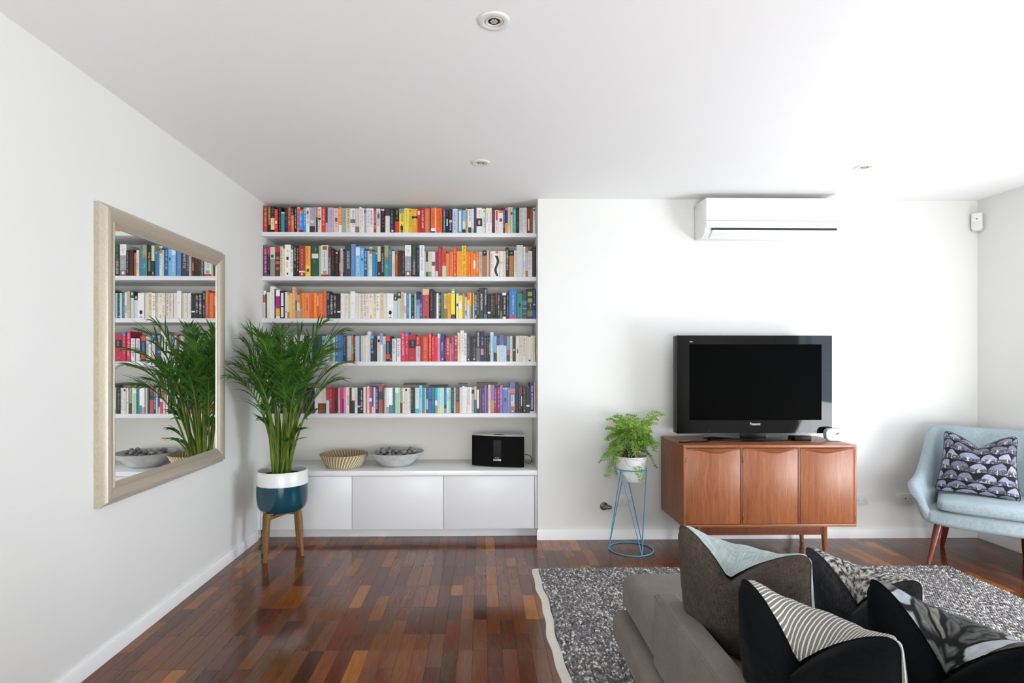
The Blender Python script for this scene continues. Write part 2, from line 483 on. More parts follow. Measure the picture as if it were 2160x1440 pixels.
# ------------------------------------------------------------------ books
# one line a book: left and right edge and top edge (sub-pixels of an enlarged strip), cover colour,
# then b = band (from, to, colour, share of the width), t = small lettering, X = readable lettering, f = figure
BOOKS = {0: (('540', 410, '''
115 165 172 B8403A tE8C870
172 215 185 2a2420 b0,.4,8a7a30 b.42,.7,B83028 tdddddd
222 278 180 222222 b.45,.9,E8DFA0 t888888
283 330 225 D8262C b.52,.64,F0E8E4,.6 tF0D0D0
338 378 185 23252d t9aa0a8
380 428 265 3F8E98 b0,.08,C8D050
430 472 200 26282c t70747c
476 528 180 A83C3C tE8C8B0
530 568 185 E07818 b0,.32,26221f tdddddd
575 612 178 222222 tE8E8E8
615 655 185 E0889A tA02848
658 712 232 3E8ED0 b0,.15,E0682C b.9,1,70283a tffffff
716 755 195 3F97CE b.05,.12,C0A060 tD0E8F0
760 808 200 E8E4DC t303848 b.15,.28,906070,.5
812 892 195 A9A6B0 b.75,1,2E3444 b.5,.62,C8CCD8,.7
893 912 195 B0B4BC
914 936 195 2b2622 b0,.4,D87068
938 990 195 DDD8C8 b.42,.5,28241f,.7 t504840
994 1050 195 D83C30 tF4E4D8
1056 1086 205 B8B4AE b0,.6,3E4448
1088 1175 200 B9A8C4 t8878A0
1180 1250 205 E3BEB4 b.4,.55,90202c,.5 tB86868
1254 1297 195 E08C30 b.7,1,E8E0D4 tF4E0C0
1300 1365 208 9DAAA8 t708080
1367 1430 208 DCCB9E X201c18:TANK_MEN,.02,.66 t908060,.7,.95
1432 1508 208 E6E4E6 b.45,.6,6A7080 t50607c
1510 1562 212 CFC4BE b.75,1,7A6E66
1565 1600 188 E8E2D4 t908878
1602 1636 205 EAE8E4 tC04030
1638 1673 210 A8B2D4 b.05,.2,6A7CB8
1677 1726 208 E6DCD4 tA08878
1728 1784 212 E8E4E4 t4858A0
1786 1824 215 B23A34 tF0D8D0
1826 1890 215 DCDCDC b.2,.4,50544e,.5 t707478
1892 1955 220 1c1a1c tC83038 b.02,.08,E0E0E0,.7
1960 2030 212 DAD8D2 b0,.3,3a3c42
2034 2105 215 202224 t9098a0 b.88,.96,E0E0E0,.4
2108 2167 210 1e1e20 b.52,1,D03A30 tB0B0B0,.05,.45'''), ('840', 410, '''
12 88 210 E8D44A b0,.2,8890a0,.8 fperson t504830,.25,.6
92 158 208 EBD85A tE09040
160 202 210 DDC23C b.06,.12,B83828,.4 t907830
204 288 215 E0A030 b.3,.4,22264e,1 tF0DCA0
292 332 215 D8382E b.1,.25,F0ECE8,.6 t701c18,.4,.9
335 400 215 B02830 tF0D8DC
404 478 208 DE7A48 tE8A880
482 496 200 4a3c46
498 556 200 E87028 b.82,.93,F0ECE8 b.93,1,2040A0 tB84818,.2,.7
558 572 195 F0EEEA
577 668 208 E8641E tA03818
676 714 210 2F5F74 tC8DCE4
718 765 225 1b1c22 b.4,.7,E8E8E8,.35 tB82830,.05,.35
767 818 225 1d1e28 b.45,.56,C8C8C8,.7 tB83038,.05,.4 tdddddd,.6,.95
822 900 215 C4D0E8 t584878
906 968 225 4C8C9C b.06,.94,DCD8D0,.5
974 1020 238 7DB4DC b.85,1,2a2e38 b.5,.8,C8DCE8,.8
1022 1054 218 C8A878 t806040
1058 1112 222 E8EAEE t3c78b8,.05,.6 b.75,1,3c4048,.8
1114 1146 215 D8DCD4 b.8,1,A8B898
1148 1184 208 3A4668 tB04858
1188 1270 200 E2E0D8 b.42,.73,3c3832 b.5,.66,C8C0B0,.3 ta8a498,.1,.38
1274 1328 210 E4E2DC t201c1c,.04,.2 t707070,.35,.8
1332 1420 205 E6E6E2 b0,.18,DDD8B0 X484848:RICHARD,.2,.58,.25 X484848:DAWKINS,.2,.58,-.25 t90a8b8,.65,.95
1424 1464 215 4A2226 tC03c44
1468 1520 238 DED6CE b.03,.45,C83038,.45 t907c70,.5,.9
1525 1590 240 E0DAD6 b0,.12,D87848 b.35,.5,7c3c78,.6
1592 1620 200 3c4a66 tc8d0dc
1622 1660 200 3A2A5E b0,.1,D86830 b.6,1,E0942E
1665 1702 192 DDD4C2 ta09478
1704 1738 195 CDBF9C b.18,.3,4a4438,.7
1740 1785 192 3E9C98 b0,.12,2c7c70 tC8E4E0
1790 1838 200 1E1E20 t606468
1840 1890 200 D0CECC t909090
1893 1952 198 D6D4D2 ta0a0a0
1956 2006 190 7C2426 b.45,.9,E0C8A0,.4
2008 2040 205 6E5A30
2045 2096 200 DCDAD8 tB82838,.22,.5 b.04,.14,404040,.5''')),
1: (('540', 410, '''
100 162 768 7E2E62 b0,.05,2c8478 b.95,1,2c8478 tE8DCE4
168 208 780 232022 b0,.28,C8303A b.94,1,A02830 t8c8c8c
215 282 800 8E908C b0,.4,C8C8BE b.26,.36,50504a,.6
286 360 800 4A3634 b0,.17,B43440 b.32,.42,B06848,.7 b.48,.58,B86c4c,.8 b.68,.78,A86040,.7 b.93,1,8c3438
362 402 795 DCD4BE t7c6848
404 432 825 E0D0A8
434 518 762 EAE8E2 t28282a,.15,.36 b.38,.48,303034,.4 tB84850,.55,.75 b.88,.95,202022,.25
520 560 835 E8E6E4 t585870
563 610 775 24241F X_D8D0A0:ANNIE,.05,.5 b.6,.72,3a6848,.6
612 648 775 1F1F1D tC8C4B0
655 742 785 A83A3A b.0,.06,903038 tD8A850,.1,.75 b.82,.87,E4DCD4 b.9,.96,E0C8C0,.3
750 828 785 EBA042 b.65,1,E8C048 tD05838,.05,.6 b.75,.85,684828,.5
840 955 772 27503A b.27,.42,D0D4CC,.85 t94b494,.05,.24 t6c947c,.48,.6
956 982 780 A8B890
985 1095 768 D2D4D6 b.03,.15,905c4c,.6 b.93,1,B82838 t484c54,.2,.75 b.82,.92,a89468,.5
1097 1135 790 5A5658 b.08,.3,802c3c tD0D0D0,.4,.95
1140 1185 825 23201f tB82838
1190 1250 850 211d1b b.05,.13,C0B8A8,.4 t94887c,.2,.55
1256 1280 830 8A2C38 b.5,.8,C89838
1283 1315 822 C2B8C4 t706878
1318 1342 830 2A2A2E tE0E0E0
1347 1438 735 3A3C40 XD8DADC:SUGAR_AND_SLATE,.24,.76
1442 1510 750 5E86C0 t8cb0d8
1512 1580 795 7FB4D4 b.02,.3,CFE0E8,.8 tD8ECF4,.4,.9
1583 1635 808 6CAEDD b.36,.46,404c70,.4 tD0E8F8,.1,.3
1637 1690 825 35569A tE8ECF4
1692 1718 855 A8C8B4
1720 1760 800 D8DCDC b.05,.15,2c8c84 b.15,.24,E06C38 t3c4c74,.3,.75
1762 1805 865 3E7CA8 b.0,.06,808060
1807 1840 860 2E74A8 b.05,.12,C8B0A0,.5
1843 1888 788 30342C b0,.42,C4D2A6 b.42,.5,D8C878 b.86,.94,b0b0a0,.3
1890 1945 790 33282c XE0D8DC:KATE_ATKINSON,.22,.84
1948 2012 770 3E8C88 b.03,.36,A89868,.8 b.36,.43,b8683c t94c4b8,.6,.75
2016 2062 818 4A7898 t7ca4bc
2064 2105 860 DAD4C8 t584838,.5,.9
2107 2150 895 A8623A tD8A888,.08,.3
2152 2212 850 4E231E t3c1a16'''), ('840', 410, '''
58 98 862 25262c tA8A8A0
100 192 770 9A9C9E b0,.35,E4E2DE tB04850,.12,.3 b.82,1,8c6470 b.86,.94,E8E4E4,.4 tE0DCE0,.5,.75
195 275 775 1C2620 X3c9c58:MARGARET_ATWOOD,.02,.48 XE0E0DC:THE_YEAR_OF_THE_FLOOD,.52,.93 b.45,.52,905040,.4
278 318 800 23282a t6ca0a8
322 390 770 E4E6EA X606870:MARGARET_ATWOOD,.03,.8
393 418 860 C4C8CC
420 448 870 E0DEDA b0,.4,6E2440 b.8,1,3c6c48
452 500 868 CACCB0 b.8,1,7C9C6C
503 562 865 E4E0DE b.4,.56,5a5a5c,.8
565 603 870 A02C44 b.78,1,D8CCC8
605 662 790 A43440 tD0808c
665 725 830 DA4A26 b.6,1,C8D0B0 t70281c,.1,.5
727 778 895 D88A5C
782 806 865 E87820
808 832 865 E87A22 tF4D0A0
834 886 788 DC4A3E tF0B8A8 b.9,.95,F0D0C8,.4
890 960 865 E8962E tF0C078
965 1026 775 ECBC28 X1c1a18:Martin_AMIS,.04,.5 X1c1a18:Yellow_DOG,.58,.97
1030 1060 865 EA7C20 tF0C090
1062 1098 865 E87A28 tF4D4B0,.2,.5 b.9,.95,F0D0B0,.4
1100 1135 865 E97C24
1138 1174 892 E88420 b.3,.65,E8E4DC,.8
1178 1224 870 D8703C tF0D0B8
1228 1275 868 C8C4B6 t8c8878
1280 1342 852 A86C3C b0,.2,26221f b.06,.1,d0c8b8,.3
1345 1375 850 A8B4BA
1377 1396 855 B8602C
1398 1448 860 E2DED2 t807868
1452 1542 855 EAE8E2 fsnake b.0,.1,D86858,.5
1545 1592 860 DDD8C8 b.42,.5,9cb0c8,.5
1594 1632 862 D0C8B8
1636 1682 800 2A2A2C tD8D8D4 b.3,.4,907850,.6
1686 1754 845 AC7444 b0,.2,222222 b.08,.12,C0B8A8,.3
1758 1796 852 DCD6C6 ta8a088
1798 1896 768 CDD0D2 tF0F2F4,.3,.7
1898 1930 795 D8DADC t3c6ca8,.5,.95
1932 1968 790 B8BCC4 b0,.2,A87838 b.8,1,A87838
1972 2034 855 D8D0C4 t988c80
2038 2110 785 22242C t4a5468''')),
2: (('540', 590, '''
95 140 165 E8E4DC b.15,.42,B87040 t908c84,.45,.95
143 158 215 1d1d1d
160 205 190 DCD4C8
208 275 100 E8E8E2 tb0b0ac
277 300 140 2C2A38 b.55,.9,3c6484
302 362 152 EAE8E8 b.22,.65,B0207E b.65,.93,E8A828 t982068,.3,.6
366 430 165 2A2628 b.08,.55,E4E0DC,.55 b.6,.95,E4E0DC,.55
436 470 188 DDD8D2 b.72,.77,303030,.3
473 502 185 E0C8A0 b0,.1,C88844 b.75,1,C87848
505 545 200 E2B45C
548 590 110 E0A078 tF0D0B8
592 620 190 9CA8A0 b.3,.7,4c5450,.6
622 658 225 E08A38 b.35,.68,DCC890
662 695 205 B8785C b.6,1,8CA8A4
698 735 198 EA8028
738 805 198 DE8850 t6c3c28,.15,.8
808 880 195 E66A1E tD05818
882 918 195 EB8C28 tF4C890
920 947 198 E05C3C b.1,.5,E8D8C8,.5
949 1016 200 E86C24 tF0A868
1020 1066 160 C86844 b.9,.94,282020,.3
1070 1118 170 232630 tD8D080,.1,.32 tb0b4bc,.5,.9
1120 1170 210 1E1F24 tD8D8D8 b.44,.54,a8a048,.5
1174 1224 208 1d1c20 tE0E0E0
1228 1282 208 1b181c b.7,.76,E8E8E4,.9
1286 1320 205 E4E0DC tb89088
1322 1348 205 DCD8D0
1350 1390 205 E2DCD6 ta8988c
1392 1428 208 D8D0C0
1432 1498 172 E6E4E0 b.42,.44,a0a0a0,.5
1500 1552 205 DEDCD8 tb8b8b4
1555 1585 208 E0D4C6
1587 1622 208 D4C8B4 t705c4c
1625 1668 208 E6E2DA t242424,.04,.45 ta09888,.5,.95
1672 1715 208 E4DAD0 tC05058,.04,.42 ta09888,.5,.95
1718 1772 208 E8DCC8 tC86058,.06,.42 b.85,1,D89848,.3
1775 1820 208 DED8C8 t485878,.04,.42 ta09888,.5,.95
1824 1872 208 E8E4DC t202020,.1,.7
1876 1930 195 D8C69C tb09868
1934 1985 205 DCD8D0
1990 2085 205 E8E6E6 ftree
2088 2145 245 C8CCD4 b0,.2,3a2c28 b.04,.14,c8b098,.4'''), ('840', 590, '''
-12 38 180 B8D0C4 b0,.25,2e5048 b.05,.15,c0d0c8,.5
42 85 185 D2B090 tB88058
88 120 200 D8DCE0 b.5,.8,98a4b0,.6
122 158 200 5A86BC tb0c8e0
160 190 208 B0D2C4
193 240 235 2A3034 t707c80 b.9,.95,c0c0c0,.3
243 272 208 A0C8D4
274 325 175 8AA8B8 b0,.3,2c3448 b.3,.5,687c90,.8
327 362 208 4A3C86 tD8D0E8,.4,.9
368 470 135 AC4848 b0,.2,D8B898 tD8A098,.25,.45 tc88880,.5,.58 b.92,.98,241c1c,.3
480 528 140 33242a tB86478
530 560 160 3C3A34
562 580 208 3c6c84
582 610 205 E8E8E6
613 648 190 262A2A tE4E4E4
650 690 200 6A7258
694 745 208 D8BC6A b.6,1,7C8450 t90783c,.1,.5
748 800 195 E8A02A tA86820
803 862 135 E6DC38 b0,.16,98a890 b.86,1,3c4448 b.08,.13,e8e8e8,.6
878 912 208 E4DCC8 b.4,.5,4c3c34,.7
915 975 238 EEDC62 b.35,.56,E8E4DC,.8 tC8A848,.05,.3
978 1008 210 B8935A
1010 1042 225 D0D8C4 b0,.08,2c8484 b.65,.85,90887c,.6
1045 1082 195 C4CCE0 b0,.28,E0603C b.28,.55,EBC838
1084 1108 195 88A070 b0,.5,d0b048
1110 1130 205 8A6038
1132 1155 200 B8BCC8 b0,.45,E89A2C
1157 1195 200 2F3E58 tE0E4E8 b.86,.96,c8b078,.5
1198 1226 150 1C1C20 tE0E0E0
1228 1298 122 3C3834 XE4E0DC:IAN_McEWAN,.2,.72
1300 1350 122 2A3440 XE0E4E8:IAN_McEWAN,.05,.55 b.85,1,3c8484 t84404c,.6,.82
1353 1405 212 1E1E22 b.72,.79,E4E4E0,.8
1408 1438 215 24302a tD0C8A0
1440 1472 205 26221f tA89858
1474 1502 200 2A2228 b0,.45,7a2440
1504 1545 205 2A2428 tc8c8c8
1547 1580 210 2C2E2C b.7,1,607050
1582 1640 195 1E1C1C b0,.1,E4E4E0 b.92,1,E4E4E0,.8 tD8D8D4,.15,.85
1642 1682 210 262022 ta09480
1686 1800 135 3A7EC0 b.9,1,B84878 tE4ECF4,.1,.85
1806 1882 205 2F8C78 fbird
1886 1955 165 3A4458 b.35,.5,5c7898 b.6,.66,6888a8 b.78,.84,54708c
1958 2044 135 2A2C20 b.1,.24,8A9A3C,.8 b.32,.45,8A9A3C,.8 b.72,.92,6c7c38,.9 tc0c8a0,.5,.68
2046 2115 135 23264E b.7,1,3a4aa0 t8c94c0,.05,.45 b.5,.55,b0b4dc,.8''')),
3: (('540', 590, '''
118 158 835 D8D4CC
160 220 850 BCAE98 t80705c
222 288 835 E4E2DC t303030
290 330 838 23282a
332 380 830 2E3C3C
382 428 835 22262a tC8B858
430 482 840 DCDAE0
485 566 845 5A5456
570 620 835 DCDCD8
622 685 830 E4DED4 b0,.06,c8b068
688 730 840 D0C8BC
732 800 850 2A3030
802 862 850 86B4CC
864 930 830 4A4644 t8c7c68
932 1000 825 3C5850
1002 1060 850 98B8C0
1062 1115 845 C8D0CC t8c9890
1118 1160 850 6E9C84
1162 1196 850 A8C4A0
1200 1250 800 4A68B8 tC8D4E8
1252 1280 835 4c86a8
1282 1322 840 3C7CB4
1324 1354 845 22324e tc0c8d0
1356 1382 850 6A5C54
1384 1440 850 B0B6C0
1443 1476 850 C86C28 b.35,.7,98a070
1478 1504 835 3a2c28 tD8CCA8
1506 1570 850 B4BAC0
1572 1590 850 3c6494
1592 1618 850 B8BCC0
1622 1660 850 DCD4C4
1662 1690 840 E4DCC8
1692 1740 785 CACCD0
1742 1785 848 27303e b0,.12,58A8DC b.58,.68,3c84c0 tD8DCE0,.15,.55
1788 1832 850 26262A t5c4c4c
1836 1886 850 DCD8D8 b.14,.25,201c1c,.6
1888 1920 808 8890C8 b.4,1,E0E0E4
1922 1970 855 A8A494 b0,.3,c8c4b8
1972 2032 855 24242a b0,.2,D84430 b.25,.7,2c6c98,.5 b.72,.9,D84430
2034 2058 855 26262a b.88,.95,d8d8d8,.3
2062 2128 892 D8D4D6 t806868'''), ('840', 590, '''
-25 35 890 DCDCDC t606468
42 100 785 D8305A tF0C8D4,.08,.5 XF4E4EC:WOLFGANG,.5,.8
104 152 795 C02848 b0,.13,5a78b0 tE89cac
156 262 830 B01E3A b.2,.5,231c1c,1 tb89880,.24,.46 tE0A0A8,.85,.9
266 335 852 C4C6C6 b0,.4,B42A2C tE8D8C8,.05,.35 t989890,.5,.9
337 362 855 A02428
365 452 855 CE4A30 tE8A888
460 500 800 DC3428 tF0C0B0
503 507 820 3c6488
509 550 852 D42A3C tF0B8B8
552 590 855 D62430 tE89890,.05,.4
595 638 820 D088B8 b0,.15,E0D4DC
642 698 822 333C80 tE0D8E8,.3,.75 b.88,.95,c888b8,.4
700 724 855 3c2c54 tc8b0d0
727 782 870 C8303E tF4E0DC
784 806 850 C87898 b0,.3,3c6070
808 845 850 B85080 tE0B8CC
850 896 832 A82C34 tF0E4E0,.05,.4 tC89878,.5,.9
900 940 800 E4DED0 ta89c84
943 992 768 E6E0D0 ta8a090
995 1036 805 DEDAD6 t484850
1040 1088 845 484650 t84808c b.9,.95,c8c8cc,.3
1092 1120 858 28282a
1122 1180 855 222628 t74847c b.88,.94,b0b4b0,.5
1184 1240 780 3A3636 XE8E4E4:IAN_McEWAN,.05,.5 b.55,1,6a6468
1244 1302 782 23284a b.58,.78,C87898,.7 t98a0c8,.2,.5
1305 1340 850 2a3034 t94a468 
1342 1366 852 231f20 tb89878
1368 1394 850 2a2426 tE0E0E0
1398 1448 795 C4D8E8 t98acc0
1450 1492 855 6CA8D4 b.65,1,1e2c38
1496 1530 862 DCCCA4 b0,.35,6A2A24 tc08878,.05,.3
1534 1602 840 B0C8DC b0,.38,3c74ac t98acc0,.5,.9
1606 1644 852 B8CCE0 b0,.38,9A3c34
1648 1692 855 5AA4BC b.55,.75,B84050 b.75,1,3a4648
1696 1732 855 D4D4C4 t909078
1735 1780 860 2A2E2A b.5,.58,a8a8a0,.6
1784 1840 850 DCD6C6 b.5,.68,706858,.3
1842 1880 850 D6CEBE t989080
1884 1940 850 D8D0C6 t887868
1942 1975 855 D0C8B8
1978 2010 868 DCD6CC b.93,.98,282420,.8
2012 2046 848 D4CCB8
2048 2082 850 D0C8B4 t807860
2084 2115 850 B88468 b.5,.7,6c3828''')),
4: (('540', 780, '''
115 165 285 3C9C94
168 230 270 D8D4CC
232 290 280 3c3c40
292 360 275 DCD8D0
362 420 272 2c3030
422 480 280 D0CCC4
482 540 275 38402c
542 600 270 C8C4BC
602 655 280 2a2a30
660 712 290 6E747C
715 770 280 2A2C34
772 825 275 23262e
828 888 270 232a3c
890 936 280 DCDCDE
942 980 275 DCD4C4 b.6,1,8c3c28
982 1020 275 D8D0C0 b.6,1,A03c2c
1022 1062 278 D4D0C4 b.6,1,2c5c3c
1066 1110 262 D8D0C8 b0,.5,B84048
1113 1150 270 A82030 tE0A8A8
1152 1190 270 90222c
1193 1240 275 6A1c22 b.5,.9,22201e,.7
1243 1272 270 E8BCCC
1274 1305 270 D02880
1308 1330 268 E08878 b.45,1,3c4494
1332 1362 265 D884B4
1365 1415 262 E4DACC b.3,.7,c89888,.3
1418 1448 275 5a2a24 b.5,1,22201e
1450 1496 270 E4DCCC b.5,1,2e2c2c
1498 1535 270 D8DCE2 t7c94b0
1538 1580 275 1c1c1e b.7,.76,E4E4E4
1583 1628 275 1e1e20 tE4E4E4
1632 1662 260 DCDCE4
1664 1682 260 D05830
1685 1718 250 D8E4EC t3c80c0
1720 1756 262 D04634 b.42,.55,E4E0E4
1758 1783 260 4858B0 b.75,1,e0dcd8
1785 1812 265 C8C4C0
1815 1855 262 23306A tC8D0E0
1858 1918 245 B85450 b.2,.5,4a4442
1920 1945 270 2c5c40
1948 1978 272 E4CCC8
1980 2018 272 E8E4E6 b.75,1,B898C4
2020 2070 275 ECECE8 b.68,1,4c8884
2072 2110 300 3C8088
2112 2158 270 A8C8B4 b0,.2,E4E8E4'''), ('840', 780, '''
0 22 270 B4D4B8
26 62 268 B0A488 b.6,1,6a4a30
65 95 272 E2DED8 b.55,.6,303030,.3
98 140 270 DED8CE b.04,.13,28282c,.6 tb0a898,.2,.9
142 186 272 DCDAD4 ta8a8a4
190 222 275 2A201E tB09880
224 252 275 1e3a2e
256 315 270 D0E0E0 b.82,1,4cb4bc t5cb0b8,.05,.5
318 360 235 8CC8DC t2c4c7c,.15,.45 b.9,.94,d04848,.3
362 400 270 3C84B8 b.86,1,b86840
402 416 270 B4D8CC
418 456 272 4c5c58 b.45,.85,a8b8a8,.7
458 505 268 2C6CB0 b.46,.5,1c3050
508 558 262 2A7480 t68a8b0
560 592 268 3CA8B8 b.5,.7,e0ecec
594 632 270 98CCE0 b.55,.8,e0b0a8,.7 b.8,1,E8C83c
634 652 272 C8DCD8
655 698 270 A8DCCC
700 730 270 3c74b4 b.68,.8,20304c b.8,1,a88c78
732 765 270 C8DCE4 X407088:LESS,.2,.52
768 806 270 8CD4B8 b.4,.42,508c74
808 842 272 20302a tA8C0B0
844 872 272 C8E0DC t6c9490
875 926 272 4A3422 b.55,1,A85C28,.8 t8c7454,.05,.5
930 970 262 C8C8C0
972 1004 240 DCD8E4
1006 1045 258 E2DEE2
1047 1085 260 E0D8CC t88807c
1087 1114 262 E8E4D4
1116 1152 262 A8B0BC b.1,.25,2a3448
1154 1184 250 5c6474 b0,.5,C4BC98
1188 1230 270 2A2624 b.08,.82,E4E0CC,.7
1233 1268 268 6A4A78
1270 1310 268 5A4874 b.1,.2,2c2440,.5 tA898B8,.3,.9
1312 1342 225 8C68A8
1344 1364 265 6a4c70
1367 1406 225 E4CCC4 tC8889c
1408 1455 225 8E70AC b.55,.85,A89468 b.85,.95,d87030
1458 1500 265 8A2858 tE8C0D0
1503 1540 262 902C60 tD898B8
1543 1585 228 8C6CB4 tC8B4DC
1588 1662 270 6878B4 b.4,.55,3c4478,.4 b0,.07,9cacd0
1665 1690 262 8088B0 td8dce8
1694 1778 190 5A6CA8 b.2,.35,C87868 b.4,.78,D8D4D4,.6 t202028,.42,.78 b.82,.9,C8643c b.92,.96,d8d8dc,.3
1780 1828 190 1c1a1e t4c464c
1830 1862 240 24222a t9c98a0
1864 1888 260 26222a b.0,.3,A02878,.8 b.35,.72,E0DCE0,.5
1896 1940 250 1E1A18 tA89850 b.88,.93,c8b860,.3
1942 1996 250 221f1c b.7,.76,E4E0DC,.9
2000 2060 192 2C2668 XE4E0EC:YEAR_OF_WONDER,.1,.88 b.95,1,E0DCE4
2064 2114 190 C8B8A4 tB87060'''))}

def cname(h):
    r, g, b = (int(h[i:i + 2], 16) / 255 for i in (0, 2, 4))
    H, S, V = colorsys.rgb_to_hsv(r, g, b); H *= 360
    if V < 0.21 or (V < 0.27 and S < 0.3): return 'black'
    if S < 0.13: return 'white' if V > 0.84 else 'pale grey' if V > 0.68 else 'grey' if V > 0.4 else 'charcoal'
    if V < 0.34: return {0: 'dark brown', 1: 'dark green', 2: 'dark navy', 3: 'dark plum'}[0 if H < 60 or H > 345 else 1 if H < 170 else 2 if H < 265 else 3]
    if S < 0.34 and V > 0.72 and 18 < H < 75: return 'cream'
    p = 'pale ' if S < 0.36 and V > 0.6 else 'dark ' if V < 0.45 else ''
    if H < 13 or H > 346: n = 'red' if S > 0.4 else 'pink'
    elif H < 41: n = 'orange' if V > 0.72 and S > 0.4 else 'brown' if V < 0.72 else 'beige'
    elif H < 68: n = 'yellow' if V > 0.6 else 'olive'
    elif H < 165: n = 'green'
    elif H < 194: n = 'teal'
    elif H < 250: n = 'blue'
    elif H < 292: n = 'purple'
    else: n = 'pink' if V > 0.6 else 'plum'
    return p + n
def ordinal(n):
    return f"{n}{'th' if 10 <= n % 100 <= 20 else {1: 'st', 2: 'nd', 3: 'rd'}.get(n % 10, 'th')}"

PAPER = M('e4dcc8', 0.8)
BY = 4.312
def parse():
    out = []
    for s, halves in BOOKS.items():
        idx = 0
        for ox, oy, text in halves:
            for ln in text.strip().splitlines():
                tk = ln.split(); idx += 1
                a, b, top = (float(v) for v in tk[:3])
                x0, x1 = (xat(float(ox) + v / 7.2, BY) for v in (a, b))
                zt = zat(oy + top / 7.2, (x0 + x1) / 2, BY)
                out.append(dict(s=s, i=idx, x0=max(x0, ROOM_L + 0.004), x1=min(x1, ALC_R - 0.004), h=zt - SHELF_TOP[s], c=tk[3], tk=tk[4:]))
    return out
LIB = parse()
for s in range(5):
    rowb = [b for b in LIB if b['s'] == s]
    for p, q in zip(rowb, rowb[1:]):                 # close the books up so that none overlap
        if q['x0'] < p['x1'] + 0.0002: q['x0'] = p['x1'] + 0.0002
        elif q['x0'] - p['x1'] < 0.003: p['x1'] = q['x0'] - 0.0003
def vis(b):
    area = (b['x1'] - b['x0']) * b['h']
    cx = (b['x0'] + b['x1']) / 2
    if b['s'] == 4 and cx < -1.16: area *= 0.08
    if b['s'] == 3 and cx < -1.18: area *= 0.25
    return area
order = sorted(LIB, key=lambda b: -vis(b))
for k, b in enumerate(order): b['own'] = k < 300

def cover_geo(t, h, d, th=0.0012):
    r = min(0.0015, t * 0.2)
    P = [(-t / 2, d), (-t / 2, r), (-t / 2 + r, 0), (t / 2 - r, 0), (t / 2, r), (t / 2, d), (t / 2 - th, d), (t / 2 - th, th + 0.0004), (-t / 2 + th, th + 0.0004), (-t / 2 + th, d)]
    n = len(P)
    v = [(x, y, 0) for x, y in P] + [(x, y, h) for x, y in P]
    f = [(i, (i + 1) % n, n + (i + 1) % n, n + i) for i in range(n)]
    caps = [(1, 2, 8), (2, 3, 7, 8), (3, 4, 7), (0, 1, 8, 9), (4, 5, 6, 7)]
    f += [tuple(reversed(c)) for c in caps] + [tuple(i + n for i in c) for c in caps]
    return v, f
def box_geo(x0, x1, y0, y1, z0, z1):
    v = [(x0, y0, z0), (x1, y0, z0), (x1, y1, z0), (x0, y1, z0), (x0, y0, z1), (x1, y0, z1), (x1, y1, z1), (x0, y1, z1)]
    return v, [(0, 3, 2, 1), (4, 5, 6, 7), (0, 1, 5, 4), (1, 2, 6, 5), (2, 3, 7, 6), (3, 0, 4, 7)]
def raw(name, v, f, mat, parent=None):
    me = bpy.data.meshes.new(name); me.from_pydata(v, [], f); return link(name, me, mat, parent)
def BM(h): return M(h, 0.42, 0.4, vary=0.05, scale=60, gain=1.04)
def glyphs(t, z0, z1, rnd, dens=0.5):
    """small unreadable lettering: rows of thin strokes running down the spine"""
    v = []; f = []
    gh = min(t * 0.5, 0.013) * rnd.uniform(0.75, 1.0); gw = gh * 0.62
    cx = rnd.uniform(-0.1, 0.1) * t
    z = z1; word = rnd.randint(3, 8)
    def q(xa, xb, za, zb):
        b = len(v); v.extend([(xa, -0.0004, za), (xb, -0.0004, za), (xb, -0.0004, zb), (xa, -0.0004, zb)]); f.append((b, b + 1, b + 2, b + 3))
    while z - gw > z0:
        if word == 0:
            z -= gw * 0.9; word = rnd.randint(3, 8); continue
        s = gw * 0.24
        k = rnd.randint(0, 4)
        if k != 4: q(cx - gh / 2, cx + gh / 2, z - s, z)
        if k in (0, 1): q(cx - gh / 2, cx + gh / 2, z - gw * 0.82, z - gw * 0.82 + s)
        if k in (1, 2): q(cx + gh / 2 - s, cx + gh / 2, z - gw * 0.8, z)
        if k in (2, 3): q(cx - gh / 2, cx - gh / 2 + s, z - gw * 0.8, z)
        if k in (0, 3, 4): q(cx - s / 2, cx + s / 2, z - gw * 0.8, z)
        z -= gw * 1.02; word -= 1
    return v, f
